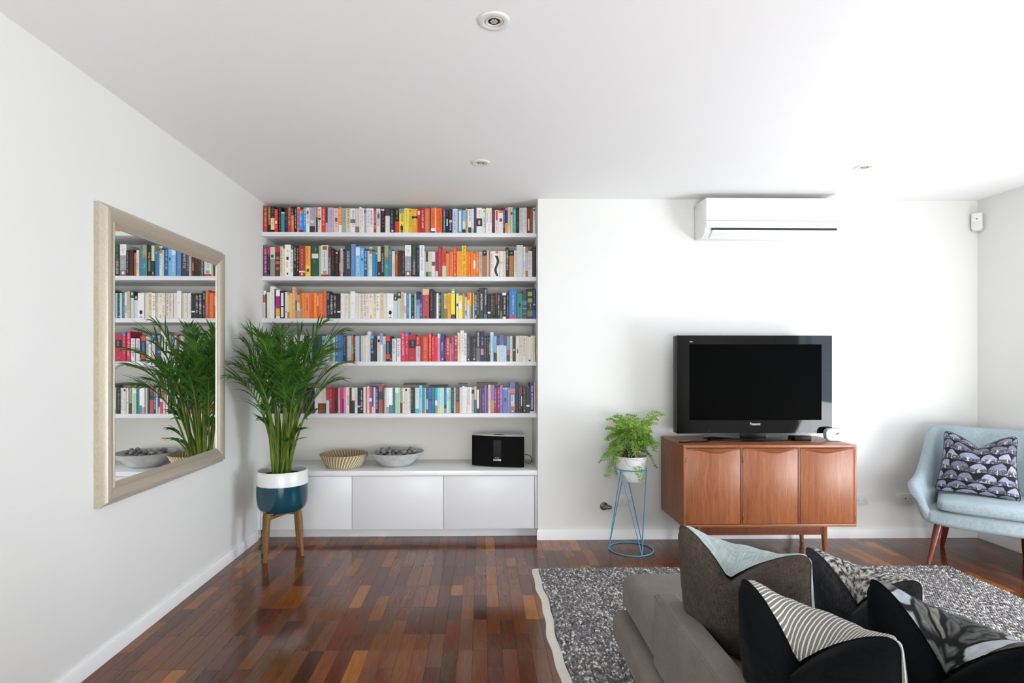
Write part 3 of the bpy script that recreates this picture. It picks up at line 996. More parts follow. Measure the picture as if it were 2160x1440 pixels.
def strip_fig(kind, t, h):
    """printed pictures on four of the spines, as flat outlines"""
    polys = []
    if kind == 'snake':
        n = 26; L = []; R = []
        for i in range(n):
            q = i / (n - 1); z = h * (0.04 + 0.78 * q)
            x = t * 0.20 * sin(q * 2 * pi * 1.15 + 2.6) - 0.02 * t; w = t * (0.20 if q < 0.85 else 0.20 + 0.5 * (q - 0.85))
            L.append((x - w, z)); R.append((x + w, z))
        for i in range(n - 1): polys.append([L[i], R[i], R[i + 1], L[i + 1]])
    elif kind in ('tree', 'bird'):
        cx, cz, r = 0, h * (0.24 if kind == 'tree' else 0.55), t * 0.25
        polys.append([(cx + r * cos(a * pi / 6), cz + 1.35 * r * sin(a * pi / 6)) for a in range(12)])
        polys.append([(-0.02 * t, h * 0.04), (0.04 * t, h * 0.04), (0.03 * t, cz), (-0.02 * t, cz)])
        polys.append([(-0.3 * t, h * 0.035), (0.3 * t, h * 0.035), (0.2 * t, h * 0.055), (-0.2 * t, h * 0.055)])
    else:
        polys.append([(-0.22 * t, h * 0.12), (0.22 * t, h * 0.12), (0.26 * t, h * 0.24), (0.12 * t, h * 0.31), (-0.12 * t, h * 0.31), (-0.26 * t, h * 0.24)])
        polys.append([(0.1 * t * cos(a * pi / 5), h * 0.335 + 0.1 * t * sin(a * pi / 5)) for a in range(10)])
        polys.append([(-0.18 * t, 0.01 * h), (-0.06 * t, 0.01 * h), (-0.01 * t, h * 0.13), (-0.18 * t, h * 0.13)])
        polys.append([(0.06 * t, 0.01 * h), (0.18 * t, 0.01 * h), (0.18 * t, h * 0.13), (0.01 * t, h * 0.13)])
    v = []; f = []
    for p in polys:
        b = len(v); v += [(x, -0.0005, z) for x, z in p]; f.append(tuple(range(b, b + len(p))))
    return v, f
brnd = random.Random(3)
SV = []; SF = []; SMI = []; SMATS = []
def stuff_add(v, f, mat, ox, oy, oz):
    if mat not in SMATS: SMATS.append(mat)
    b = len(SV); SV.extend((x + ox, y + oy, z + oz) for x, y, z in v)
    SF.extend(tuple(i + b for i in q) for q in f); SMI.extend([SMATS.index(mat)] * len(f))
for b in LIB:
    t = b['x1'] - b['x0']; h = b['h']; s = b['s']
    if t < 0.003: continue
    d = max(0.105, min(0.19, h * 0.66)) + brnd.uniform(-0.006, 0.006)
    hard = h > 0.225
    loc = ((b['x0'] + b['x1']) / 2, BY + brnd.uniform(-0.004, 0.010), SHELF_TOP[s] + 0.0002)
    geos = []      # (part name, verts, faces, material)
    ins = 0.003 if hard else 0.0008
    geos.append(('pages', *box_geo(-t / 2 + 0.0013, t / 2 - 0.0013, 0.0018, d - 0.003, ins, h - ins), PAPER))
    texts = []; lab_t = None; bands = []
    for tk in b['tk']:
        if tk[0] == 'b':
            p = tk[1:].split(','); v0, v1 = float(p[0]), float(p[1]); wf = float(p[3]) if len(p) > 3 else 0.985
            bands.append((v0, v1, p[2], wf))
            zz0, zz1 = h * (1 - v1), h * (1 - v0)
            if wf > 0.98: g = box_geo(-t / 2 - 0.00012, t / 2 + 0.00012, -0.0002 - 0.00003 * len(bands), d * 0.9, max(zz0, 0.0002), min(zz1, h - 0.0002))
            else: g = box_geo(-t / 2 * wf, t / 2 * wf, -0.00026 - 0.00003 * len(bands), 0.0006, zz0, zz1)
            if wf > 0.98:   # a full band wraps round on to both boards
                tt = t + 0.00024; vv, ff = cover_geo(tt, zz1 - zz0, d * 0.985, 0.0006)
                g = ([(x, y - 0.00022 - 0.00003 * len(bands), z + zz0) for x, y, z in vv], ff)
            geos.append(('spine_band', *g, BM(p[2])))
        elif tk[0] == 't':
            p = tk[1:].split(','); v0, v1 = (float(p[1]), float(p[2])) if len(p) > 2 else (0.08, brnd.uniform(0.7, 0.92))
            g = glyphs(t, h * (1 - v1), h * (1 - v0), brnd)
            if g[1]: geos.append(('spine_title', *g, BM(p[0])))
            lab_t = p[0]
        elif tk[0] == 'X':
            cc, rest_ = tk[1:].lstrip('_').split(':'); p = rest_.split(',')
            texts.append((p[0].replace('_', ' '), cc, float(p[1]), float(p[2]), float(p[3]) if len(p) > 3 else 0.0)); lab_t = cc
        elif tk[0] == 'f':
            k = tk[1:]; geos.append(('spine_picture', *strip_fig(k, t, h), BM({'snake': '242426', 'tree': '202022', 'bird': '26302c', 'person': '20201e'}[k])))
    cv, cf = cover_geo(t, h, d)
    if not b['own']:
        stuff_add(cv, cf, BM(b['c']), *loc)
        for _, v, f, m in geos: stuff_add(v, f, m, *loc)
        continue
    o = raw('book', cv, cf, BM(b['c'])); o.location = loc
    for nme, v, f, m in geos:
        c = raw(nme, v, f, m, o)
    for sx, cc, v0, v1, dx in texts:
        two = dx != 0
        lettering('spine_title', sx, t * (0.34 if two else 0.62), BM(cc), o, (dx * t, -0.0005, h * (1 - (v0 + v1) / 2)), SPINE, fit=h * (v1 - v0))
    size = 'tall' if h > 0.222 else 'thick' if t > 0.036 else 'slim' if t < 0.016 else 'short' if h < 0.165 else ''
    cn = cname(b['c']); extra = ''
    full = [q for q in bands if q[3] > 0.7 and cname(q[2]) != cn]
    if full:
        q = max(full, key=lambda q: q[1] - q[0])
        place = 'top' if q[0] < 0.05 else 'foot' if q[1] > 0.95 else 'band'
        extra = f' with {cname(q[2])} {place}'
    elif lab_t and cname(lab_t) != cn: extra = f' with {cname(lab_t)} lettering'
    shelf = SHELF_NAMES[s]
    lab = f"{size} {cn} book{extra}, {ordinal(b['i'])} from mirror wall on {shelf} shelf".strip()
    tag(o, lab, 'book', f'books on the {shelf} shelf')
me = bpy.data.meshes.new('slim_books'); me.from_pydata(SV, [], SF)
for m in SMATS: me.materials.append(m)
me.polygons.foreach_set('material_index', SMI)
o = bpy.data.objects.new('slim_books', me); COL.objects.link(o)
tag(o, 'thin and half hidden books filling the gaps between the others on the shelves', 'books', None, 'stuff')
# a few books lying flat on top of the lowest row
flat = [(775, 808, 0.203, '6c7078', 'grey flat book lying on the upright books, lowest shelf, near the palm'),
        (852, 900, 0.205, '3a3430', 'dark brown flat book lying on upright books of the lowest shelf, above teal spines'),
        (905, 945, 0.2055, '2c2a2a', 'black flat book lying on upright books of the lowest shelf, above white spines'),
        (968, 986, 0.206, '4a585c', 'slate flat book sticking up on the lowest shelf, above the cream spines'),
        (1005, 1050, 0.2055, '54463c', 'brown flat book lying on upright books of the lowest shelf, above purple spines')]
for a, c_, dz, col, lab in flat:
    x0, x1 = xat(a, 4.40), xat(c_, 4.40)
    row = [b for b in LIB if b['s'] == 4 and b['x1'] > x0 - 0.005 and b['x0'] < x1 + 0.005]
    z = SHELF_TOP[4] + max(b['h'] for b in row) + 0.0012
    h = 0.011
    o = raw('book', *cover_geo(h, x1 - x0, 0.16), BM(col))
    o.rotation_euler = (0, pi / 2, 0); o.location = (x0, 4.36, z + h / 2)
    raw('pages', *box_geo(-h / 2 + 0.0013, h / 2 - 0.0013, 0.002, 0.156, 0.001, x1 - x0 - 0.001), PAPER, o)
    tag(o, lab, 'book', 'books lying flat')
# ------------------------------------------------------------------ woven rug
RX0, RX1, RY0, RY1 = 0.345, 2.96, 1.45, 3.575
rug = thing('rug', 'chunky woven grey and white wool rug under the grey sofa', 'rug', (RX0, RY0, 0.0))
RW, RD = RX1 - RX0, RY1 - RY0
def edge_wob(y): return 0.006 * sin(y * 9.0) + 0.004 * sin(y * 23 + 1)
bm = bmesh.new(); N = 60
cols = []
for i in range(N + 1):
    y = RD * i / N; w = edge_wob(y)
    cols.append([bm.verts.new(p) for p in ((w + 0.012, y, 0.0008), (RW - w, y, 0.0008), (RW - w, y, 0.006), (w + 0.012, y, 0.006))])
for a, b in zip(cols, cols[1:]):
    for k in range(4): bm.faces.new((a[k], a[(k + 1) % 4], b[(k + 1) % 4], b[k]))
bm.faces.new(cols[0]); bm.faces.new(cols[-1][::-1])
finish('backing', bm, M('4c4a4e', 0.95), rug, 30)
bm = bmesh.new(); cols = []
for i in range(N + 1):
    y = RD * i / N; w = edge_wob(y)
    cols.append([bm.verts.new(p) for p in ((w - 0.028, y, 0.0006), (w + 0.014, y, 0.0006), (w + 0.014, y, 0.008), (w - 0.026, y, 0.005))])
for a, b in zip(cols, cols[1:]):
    for k in range(4): bm.faces.new((a[k], a[(k + 1) % 4], b[(k + 1) % 4], b[k]))
bm.faces.new(cols[0]); bm.faces.new(cols[-1][::-1])
o = finish('selvedge', bm, fabric('cotton_selvedge', 'c9c5ba', 'e2ddd2', 500), rug, 30); o['label'] = 'off-white woven edge strip'
# wool loops: thousands of small bobbles
nr = np.random.default_rng(5)
pit = 0.0128
gx, gy = np.meshgrid(np.arange(0.022, RW - 0.006, pit), np.arange(0.006, RD - 0.004, pit * 0.8))
off = (np.arange(gx.shape[0]) % 2)[:, None] * pit / 2
px_, py_ = (gx + off).ravel(), gy.ravel()
n = px_.size
px_ = px_ + nr.normal(0, 0.0012, n); py_ = py_ + nr.normal(0, 0.0012, n)
px_ = px_ + np.where(px_ < 0.05, 0.006 * np.sin(py_ * 9.0), 0)
ang = np.where((np.arange(n) % 2) == 0, 1.1, -1.2) + nr.normal(0, 0.35, n)
ra, rb, hh = 0.0092 * nr.uniform(0.85, 1.2, n), 0.0050 * nr.uniform(0.85, 1.15, n), nr.uniform(0.005, 0.010, n)
k = 6; th = np.arange(k) * 2 * pi / k
tmpl = [(np.cos(th), np.sin(th), np.zeros(k)), (0.82 * np.cos(th), 0.82 * np.sin(th), np.full(k, 0.7))]
LX = np.concatenate([tmpl[0][0], tmpl[1][0], [0]]); LY = np.concatenate([tmpl[0][1], tmpl[1][1], [0]]); LZ = np.concatenate([tmpl[0][2], tmpl[1][2], [1.0]])
ex, ey = LX[None] * ra[:, None], LY[None] * rb[:, None]
ca, sa = np.cos(ang)[:, None], np.sin(ang)[:, None]
VX = px_[:, None] + ex * ca - ey * sa; VY = py_[:, None] + ex * sa + ey * ca; VZ = 0.0062 + LZ[None] * hh[:, None]
VV = np.stack([VX, VY, VZ], -1).reshape(-1, 3)
fq = [(i, (i + 1) % k, k + (i + 1) % k, k + i) for i in range(k)]; ft = [(k + i, k + (i + 1) % k, 2 * k) for i in range(k)]
base = (np.arange(n) * (2 * k + 1))[:, None, None]
FQ = (np.array(fq)[None] + base).reshape(-1, 4); FT = (np.array(ft)[None] + base).reshape(-1, 3)
me = bpy.data.meshes.new('wool_loops')
me.vertices.add(len(VV)); me.vertices.foreach_set('co', VV.ravel())
loops = np.concatenate([FQ.ravel(), FT.ravel()]); me.loops.add(len(loops)); me.loops.foreach_set('vertex_index', loops)
tot = np.concatenate([np.full(len(FQ), 4), np.full(len(FT), 3)]); st = np.concatenate([[0], np.cumsum(tot)[:-1]])
me.polygons.add(len(tot)); me.polygons.foreach_set('loop_start', st); me.polygons.foreach_set('loop_total', tot)
me.polygons.foreach_set('use_smooth', np.ones(len(tot), bool))
me.update(calc_edges=True)
pal = np.array([rgb(c)[:3] for c in ('6e6b6c', '817e7f', '989593', 'b0adaa', 'dcd8d0', '5c5a5c')])
ci = nr.choice(6, n, p=[0.24, 0.26, 0.18, 0.10, 0.14, 0.08])
cc = np.concatenate([pal[ci], np.ones((n, 1))], 1)
cc = np.repeat(cc, 2 * k + 1, 0)
at = me.attributes.new('tint', 'FLOAT_COLOR', 'POINT'); at.data.foreach_set('color', cc.ravel())
t = NT('rug_wool'); a_ = t.node('ShaderNodeAttribute', attribute_name='tint')
f_ = t.noise(t.coord('Object', (1, 1, 1)), 700, 2)
t.color(t.mix(0.4, a_.outputs['Color'], t.mix(1.0, a_.outputs['Color'], t.ramp(f_, [(0.35, (0.5, 0.5, 0.5, 1)), (0.65, (1.3, 1.3, 1.3, 1))]), 'MULTIPLY')))
t.bump(f_, 0.4, 0.002); t.set(0.95, 0.1, sheen=0.1)
o = link('wool_loops', me, t.m, rug); o['kind'] = 'stuff'

# ------------------------------------------------------------------ sofa
SG = fabric('taupe_sofa_cloth', '655e57', '837b73', 900, 0.95, 0.12, bump=0.22, blot=0.25)
sofa = thing('sofa', 'low grey-brown fabric sofa standing on the rug', 'sofa', (0, 0, 0))
SX0, SX1, SYE = 0.552, 1.46, 2.425
def basef(p): return p
softbox('base', (SX0, -0.35, 0.125), (SX1, SYE, 0.262), 0.045, SG, sofa, k=4, n=6)
def seat_puff(p):
    u = (p.x - 1.02) / 0.43; v = (p.y - 1.03) / 1.38
    g = max(0, 1 - u ** 4) * max(0, 1 - v ** 6)
    return (p.x, p.y, p.z + (0.016 * g if p.z > 0.34 else 0))
softbox('seat_cushion', (0.590, -0.33, 0.264), (1.45, 2.415, 0.418), 0.05, SG, sofa, seat_puff, k=5, n=14)
softbox('back_panel', (0.587, -0.35, 0.262), (0.675, 1.945, 0.520), 0.022, SG, sofa, k=4, n=8)
PIPE = fabric('taupe_sofa_piping', '6c655e', '8a837b', 900)
tube('seat_piping', [(0.606, -0.30, 0.398)] + [(0.605, y, 0.402) for y in (0.5, 1.2, 1.9)] + [(0.606, 2.37, 0.402), (0.62, 2.398, 0.403)] + [(x, 2.402, 0.405) for x in (0.8, 1.1, 1.42)], 0.0022, PIPE, sofa, 6)
tube('back_piping', [(0.5905, y, 0.515) for y in (-0.33, 0.6, 1.3, 1.92)] + [(0.5925, 1.938, 0.512), (0.593, 1.941, 0.49), (0.592, 1.942, 0.27)], 0.0016, PIPE, sofa, 6)
LEGM = M('2a2420', 0.5)
for x in (0.66, 1.36):
    for y in (-0.2, 2.27):
        lathe('leg', [(0.0, 0.0165), (0.018, 0.0165), (0.024, 0.13), (0.0, 0.13)], LEGM, sofa, 14, mtx=Matrix.Translation((x, y, 0)))

# ------------------------------------------------------------------ scatter cushions
def cushion(name, label, tl, tr, lean, size, T, matF, matB, matE, chop=0.12, group=None, cat='cushion', foot=None, chop_u=0.0, taper=0.0, roll=True):
    """square cushion hung from its two top corners (world points), leaning back by lean degrees; F is the side away from the corners' rear"""
    tl, tr = Vector(tl), Vector(tr)
    e = (tr - tl); wid = e.length; e.normalize()
    n = Vector((-e.y, e.x, 0)).normalized()
    if foot is not None and n.dot(Vector(foot)) < 0: n = -n
    up0 = e.cross(n); up0 = up0 if up0.z > 0 else -up0
    a = radians(lean)
    up = (-n * sin(a) + up0 * cos(a)).normalized(); fr = (n * cos(a) + up0 * sin(a)).normalized()
    H = size
    mid = (tl + tr) / 2
    org = mid - up * H * 0.5
    root = thing(name, label, cat, org - up * H * 0.5, 0, group)
    base = org - up * H * 0.5
    N = 30
    H2 = H / 2; v0 = 0.50
    def P(i, j, side):
        u = -cos(pi * i / N); v = -cos(pi * j / N)
        u = 0.45 * u + 0.55 * (2 * i / N - 1); v = 0.45 * v + 0.55 * (2 * j / N - 1)
        ca_ = 0.84
        if abs(u) > ca_ and abs(v) > ca_:          # soft, rounded corners
            du, dv_ = (abs(u) - ca_) / (1 - ca_), (abs(v) - ca_) / (1 - ca_)
            k_ = max(du, dv_) / max(1e-6, sqrt(du * du + dv_ * dv_))
            ur, vr = math.copysign(ca_ + du * k_ * (1 - ca_), u), math.copysign(ca_ + dv_ * k_ * (1 - ca_), v)
        else: ur, vr = u, v
        pinch = 0.075
        wl = wid / 2 * (1 + taper * (1 - v) / 2)
        X = wl * ur * (1 - pinch * (1 - v * v) * abs(u) ** 3)
        Y = H2 * vr * (1 - pinch * (1 - u * u) * abs(v) ** 3)
        prof = max(0.0, (1 - u ** 2)) ** 0.5 * max(0.0, (1 - v ** 2)) ** 0.5
        t = T / 2 * prof ** 0.80
        uu = u - chop_u
        D = max(0.0, 1 - abs(uu) / (1 + (chop_u if uu < 0 else -chop_u))) ** 1.9
        seam_y = H2 - chop; seam_z = -0.32 * chop
        if side > 0 and roll:
            Z = t
            if v > v0:   # the front rolls over a ridge and is tucked in towards the rear
                q = (v - v0) / (1 - v0); a0 = H2 * v0
                bq = (seam_y - a0) / (1 - 0.92); aq = -0.92 * bq
                bq = -(0.95 * H2 - (seam_y - a0) * 0.95); aq = (seam_y - a0) - bq
                Yf = a0 + aq * q + bq * q * q
                t0_ = T / 2 * (max(0.0, 1 - u * u) ** 0.5 * (1 - v0 * v0) ** 0.5) ** 0.80
                Zf = t0_ + (seam_z - t0_) * (q * q * (3 - 2 * q))
                Y = Y + (Yf - Y) * D; Z = Z + (Zf - Z) * D
        else:
            hv = (v + 1) / 2
            sg = -1 if side <= 0 else 1
            Y = Y - chop * D * hv ** 2.2; Z = sg * t * (1 - 0.15 * D * hv ** 2) + seam_z * D * hv ** 4
            if side == 0: Z = seam_z * D * hv ** 4
        cr = math.exp(-(uu / 0.10) ** 2) * max(0, (v - 0.1) / 0.9)
        if side < 0: Z += 0.022 * cr * (1 - v * v) ** 0.5
        fold = math.exp(-((uu / 0.45) ** 2 + ((v - 0.25) / 0.5) ** 2)) * prof
        if side < 0: Z += 0.0045 * fold * sin(9 * atan2(uu, 0.75 - v) + 1.0)
        wr = 0.0022 * sin(17 * u + 5 * v) * prof + 0.0018 * sin(23 * v - 9 * u) * prof
        return base - root.location + e * X + up * (Y + H2) + fr * (Z + wr)
    for side, nm, mt in ((1, 'front_panel', matF), (-1, 'back_panel', matB)):
        v = [P(i, j, side) for i in range(N + 1) for j in range(N + 1)]
        f = [(i * (N + 1) + j, (i + 1) * (N + 1) + j, (i + 1) * (N + 1) + j + 1, i * (N + 1) + j + 1) for i in range(N) for j in range(N)]
        o = pyd(nm, v, f, mt, root, 80)
        me = o.data
        uv = me.uv_layers.new(name='UVMap')
        for lp in me.loops:
            q = lp.vertex_index
            uv.data[lp.index].uv = ((q // (N + 1)) / N, (q % (N + 1)) / N)
        # faces should look outwards
        c = fr * side
        if sum(p.normal.dot(c) * p.area for p in me.polygons) < 0: me.flip_normals()
    rim = [P(i, 0, 0) for i in range(N)] + [P(N, j, 0) for j in range(N)] + [P(N - i, N, 0) for i in range(N)] + [P(0, N - j, 0) for j in range(N)]
    tube('seam', rim, 0.0022, matE, root, 6, True)
    return root
def uv_mat(name): 
    t = NT(name); tc = t.node('ShaderNodeUVMap'); return t, tc.outputs['UV']
def weave(name, a, b, n=150, bump=0.5, rough=0.95, soft=0.0, spec=0.1, sheen=0.08):
    """cloth of crossing threads, laid along the cushion"""
    t, uvv = uv_mat(name)
    fs = []
    for sc_ in ((n, n * 0.07, 1), (n * 0.07, n, 1)):
        mp = t.node('ShaderNodeMapping'); mp.inputs['Scale'].default_value = sc_; t.link(uvv, mp.inputs['Vector'])
        fs.append(t.noise(mp.outputs[0], 1.0, 2))
    f = t.math('MULTIPLY', t.math('ADD', fs[0], fs[1]), 0.5)
    t.color(t.ramp(f, [(0.36, rgb(a)), (0.64, rgb(b))]))
    h = f
    if soft: h = t.math('ADD', t.math('MULTIPLY', f, 0.15), t.math('MULTIPLY', t.noise(uvv, 7, 4, 0.6, 0.6), soft))
    t.bump(h, bump, 0.0015 if not soft else 0.02)
    return t.set(rough, spec, sheen=sheen)
BROWN = weave('dark_brown_tweed', '2a2420', '584f46', 250, 0.6)
BLUEK = weave('pale_blue_knit', '8fa1a3', 'bdc9c8', 120, 0.8)
VELV = weave('black_velvet', '090a0c', '121417', 220, 0.35, 1.0, 0.5, 0.03, 0.04)
CHAR = weave('charcoal_linen', '1a1a1b', '3a3a3c', 170, 0.5)
BLK = weave('black_cotton', '070809', '0d0e10', 220, 0.35, 1.0, 0.5, 0.03, 0.02)
# striped front
t, uvv = uv_mat('grey_white_stripes')
sp = t.node('ShaderNodeSeparateXYZ'); t.link(uvv, sp.inputs[0])
wv = t.math('SINE', t.math('ADD', t.math('MULTIPLY', sp.outputs[0], 290.0), t.math('MULTIPLY', t.noise(uvv, 3, 2), 3.0)))
t.color(t.mix(t.ramp(wv, [(0.45, (0, 0, 0, 1)), (0.6, (1, 1, 1, 1))]), rgb('77756f'), rgb('d6d3cb')))
t.bump(t.noise(uvv, 400, 2), 0.3, 0.001); STRIPE = t.set(0.92, 0.15)
# speckled front
t, uvv = uv_mat('grey_speckle')
f = t.noise(uvv, 34, 3, 0.6)
t.color(t.ramp(f, [(0.40, rgb('3a3936')), (0.5, rgb('8c8a84')), (0.6, rgb('c9c6be'))])); t.bump(f, 0.5, 0.003); SPECK = t.set(0.95, 0.1)
def leafy(name, cols, scale, stretch=(1, 1, 1), edge='0f1012'):
    t, uvv = uv_mat(name)
    mp = t.node('ShaderNodeMapping'); mp.inputs['Scale'].default_value = stretch; t.link(uvv, mp.inputs['Vector'])
    d = t.node('ShaderNodeTexNoise'); d.inputs['Scale'].default_value = 6; t.link(mp.outputs[0], d.inputs['Vector'])
    vm = t.node('ShaderNodeVectorMath', operation='MULTIPLY_ADD'); t.link(d.outputs['Color'], vm.inputs[0]); vm.inputs[1].default_value = (0.16, 0.16, 0); t.link(mp.outputs[0], vm.inputs[2])
    vo = t.node('ShaderNodeTexVoronoi'); vo.inputs['Scale'].default_value = scale; t.link(vm.outputs[0], vo.inputs['Vector'])
    ve = t.node('ShaderNodeTexVoronoi', feature='DISTANCE_TO_EDGE'); ve.inputs['Scale'].default_value = scale; t.link(vm.outputs[0], ve.inputs['Vector'])
    sx = t.node('ShaderNodeSeparateXYZ'); t.link(vo.outputs['Color'], sx.inputs[0])
    c = t.ramp(sx.outputs[0], [(i / len(cols), rgb(q)) for i, q in enumerate(cols)], 'CONSTANT')
    c = t.mix(0.2, c, t.ramp(t.noise(vm.outputs[0], 30, 3), [(0.35, rgb('202224')), (0.65, rgb('c8c8c4'))]))
    t.color(t.mix(t.ramp(ve.outputs['Distance'], [(0.05, (0, 0, 0, 1)), (0.10, (1, 1, 1, 1))]), rgb(edge), c))
    return t.set(0.7, 0.25)
LEAF = leafy('grey_leaf_print', ['1b1d1e', '8e9295', '4a4c48', 'b7bcc2', '26282a', '6d6c62', '9da4ad', '1d1f20'], 6.0, (1, 1.5, 1))
gq = 'scatter cushions on the sofa'
def CW(px, py, z):
    d = (EYE - z) * FPX / (py - PY); r = (px - PX) / FPX * d
    return (r * CY + d * SY, d * CY - r * SY, z)
fo = (1, 0.4, 0)
cushion('cushion', 'dark brown tweed cushion with a pale blue front, farthest on the sofa back', CW(1430, 1102, 0.79), CW(1712, 1172, 0.785), 12, 0.40, 0.23, BLUEK, BROWN, BROWN, 0.12, gq, foot=fo, chop_u=-0.12, taper=0.05)
cushion('cushion', 'black velvet cushion with a grey and white striped front', CW(1560, 1213, 0.765), CW(1900, 1350, 0.755), 13, 0.385, 0.23, STRIPE, VELV, VELV, 0.135, gq, foot=fo, chop_u=-0.10, taper=0.08)
cushion('cushion', 'charcoal linen cushion with a speckled grey front, behind the brown one', CW(1697, 1149, 0.725), CW(1945, 1226, 0.715), 18, 0.36, 0.20, SPECK, CHAR, CHAR, 0.12, gq, foot=fo)
cushion('cushion', 'black cushion with a grey leaf print front, cut by the frame edge', CW(1831, 1213, 0.765), CW(2240, 1372, 0.755), 13, 0.40, 0.23, LEAF, BLK, BLK, 0.14, gq, foot=fo, taper=0.06)

# ------------------------------------------------------------------ teak sideboard
TEAK = wood('teak_doors', '773f21', '915431', 'a36942', (24, 24, 1.8), 0.36)
TEAKX = wood('teak_case', '774023', '8e5533', 'a06743', (1.8, 24, 24), 0.34)
TEAKS = wood('teak_side', '4d2615', '633623', '74442d', (24, 24, 1.6), 0.36)
TEAKD = wood('teak_dark_edge', '602f19', '773f25', '834b31', (20, 20, 2), 0.4)
BX0, BX1, BY0, BY1, BZ0, BZ1 = 1.318, 2.462, 3.692, 4.155, 0.226, 0.762
sb = thing('sideboard', 'mid-century teak sideboard with three doors under the television', 'sideboard', ((BX0 + BX1) / 2, (BY0 + BY1) / 2, 0))
hw, hd = (BX1 - BX0) / 2, (BY1 - BY0) / 2
T = 0.017
box('top_panel', -hw, hw, -hd, hd, BZ1 - T, BZ1, TEAKX, sb, bev=0.0012)
box('bottom_panel', -hw, hw, -hd, hd, BZ0, BZ0 + T, TEAKX, sb, bev=0.0012)
box('side_panel', -hw, -hw + T, -hd, hd, BZ0 + T, BZ1 - T, TEAK, sb, bev=0.0006)
box('side_panel', hw - T, hw, -hd, hd, BZ0 + T, BZ1 - T, TEAK, sb, bev=0.0006)
box('rear_panel', -hw + T, hw - T, hd - 0.008, hd, BZ0 + T, BZ1 - T, TEAKD, sb, bev=0)
sc = lambda px: xat(px, BY0) - (BX0 + BX1) / 2
dv = [(1446.8, 1561.4), (1567.6, 1683.0), (1689.0, 1803.8)]
for a, b in ((1562.2, 1566.8), (1683.8, 1688.2)): box('divider', sc(a), sc(b), -hd + 0.003, hd - 0.01, BZ0 + T, BZ1 - T, TEAKD, sb, bev=0.0005)
zt, zb = BZ1 - T - 0.004, BZ0 + T + 0.003
BRASS = M('6b5238', 0.4, metal=0.8)
for i, (a, b) in enumerate(dv):
    x0, x1 = sc(a), sc(b)
    d = box('door', x0, x1, -hd + 0.002, -hd + 0.020, zb, zt, TEAK, sb, bev=0.001)
    bm = bmesh.new(); secs = []; n = 28; peak = (0.58, 0.60, 0.45)[i]
    for k in range(n + 1):
        u = k / n; x = x0 + (x1 - x0) * (0.004 + 0.992 * u)
        s = sin(pi * (u ** (math.log(0.5) / math.log(peak)))) ** 2
        p = 0.004 + 0.016 * s; h = 0.010 + 0.026 * s; y = -hd + 0.002
        secs.append([bm.verts.new(q) for q in ((x, y + 0.001, zt - 0.001), (x, y - p, zt - 0.003), (x, y - p * 0.85, zt - 0.008), (x, y - p * 0.35, zt - h * 0.72), (x, y + 0.001, zt - h))])
    for q, r in zip(secs, secs[1:]):
        for k in range(5): bm.faces.new((q[k], q[(k + 1) % 5], r[(k + 1) % 5], r[k]))
    bm.faces.new(secs[0]); bm.faces.new(secs[-1][::-1])
    finish('handle', bm, TEAKX, d, 35)['label'] = 'carved curved finger pull'
    hx = x0 if i < 2 else x1
    for z in (zt - 0.075, zb + 0.05):
        box('hinge', hx - 0.0025, hx + 0.0025, -hd - 0.0005, -hd + 0.006, z - 0.022, z + 0.022, BRASS, d, bev=0.0004)
# base frame and tapered legs
for nm, args in (('base_rail', (-0.40, 0.40, -0.115, -0.095)), ('base_rail', (-0.40, 0.40, 0.165, 0.185)), ('base_rail', (-0.42, -0.40, -0.115, 0.185)), ('base_rail', (0.40, 0.42, -0.115, 0.185))):
    box(nm, *args, BZ0 - 0.088, BZ0 - 0.0003, TEAKD, sb, bev=0.0008)
lx = xat(1737, 3.82) - (BX0 + BX1) / 2
for x in (-lx, lx):
    for y in (-0.105, 0.175):
        sx = 0.010 if x > 0 else -0.010
        m = Matrix(((1, 0, -sx / 0.22, x + sx), (0, 1, 0, y), (0, 0, 1, 0), (0, 0, 0, 1)))
        lathe('leg', [(0, 0), (0.0125, 0), (0.0195, 0.16), (0.0195, BZ0 - 0.0004), (0, BZ0 - 0.0004)], TEAK, sb, 18, mtx=m)

# ------------------------------------------------------------------ television
GLOSS = NT('piano_black'); GLOSS.color(rgb('040405')); GLOSS.set(0.04, 0.28); GLOSS = GLOSS.m
SCREEN = NT('dark_screen'); SCREEN.color((0.0008, 0.0008, 0.0008, 1)); SCREEN.set(0.55, 0.02); SCREEN = SCREEN.m
PLAST = M('08090a', 0.35, 0.2, vary=0.0)
TVY = 3.925
tx0, tx1 = xat(1428, TVY), xat(1755, TVY); tcx = (tx0 + tx1) / 2; thw = (tx1 - tx0) / 2
tz0, tz1 = zat(914, tcx, TVY), zat(707.5, tcx, TVY)
tv = thing('television', 'black flat television with a glossy bezel on the teak sideboard', 'television', (tcx, TVY, BZ1 + 0.0004))
zz = lambda z: z - BZ1
sx0, sx1 = xat(1454, TVY) - tcx, xat(1733, TVY) - tcx
sz0, sz1 = zz(zat(886, tcx, TVY)), zz(zat(726, tcx, TVY)); z0, z1 = zz(tz0), zz(tz1)
bm = bmesh.new()
add_box(bm, -thw, thw, 0.012, 0.085, z0, z1, 0.006, 3)
finish('back_casing', bm, PLAST, tv, 40)
bm = bmesh.new()
for q in ((-thw, sx0, z0, z1), (sx1, thw, z0, z1), (sx0, sx1, z0, sz0), (sx0, sx1, sz1, z1)):
    add_box(bm, q[0], q[1], 0.0, 0.0118, q[2], q[3])
bmesh.ops.remove_doubles(bm, verts=bm.verts, dist=1e-5)
finish('bezel', bm, GLOSS, tv, 30)
box('screen', sx0 + 0.0003, sx1 - 0.0003, 0.004, 0.0117, sz0 + 0.0003, sz1 - 0.0003, SCREEN, tv, bev=0)
SILV = M('b8bbbe', 0.35, metal=0.6, vary=0)
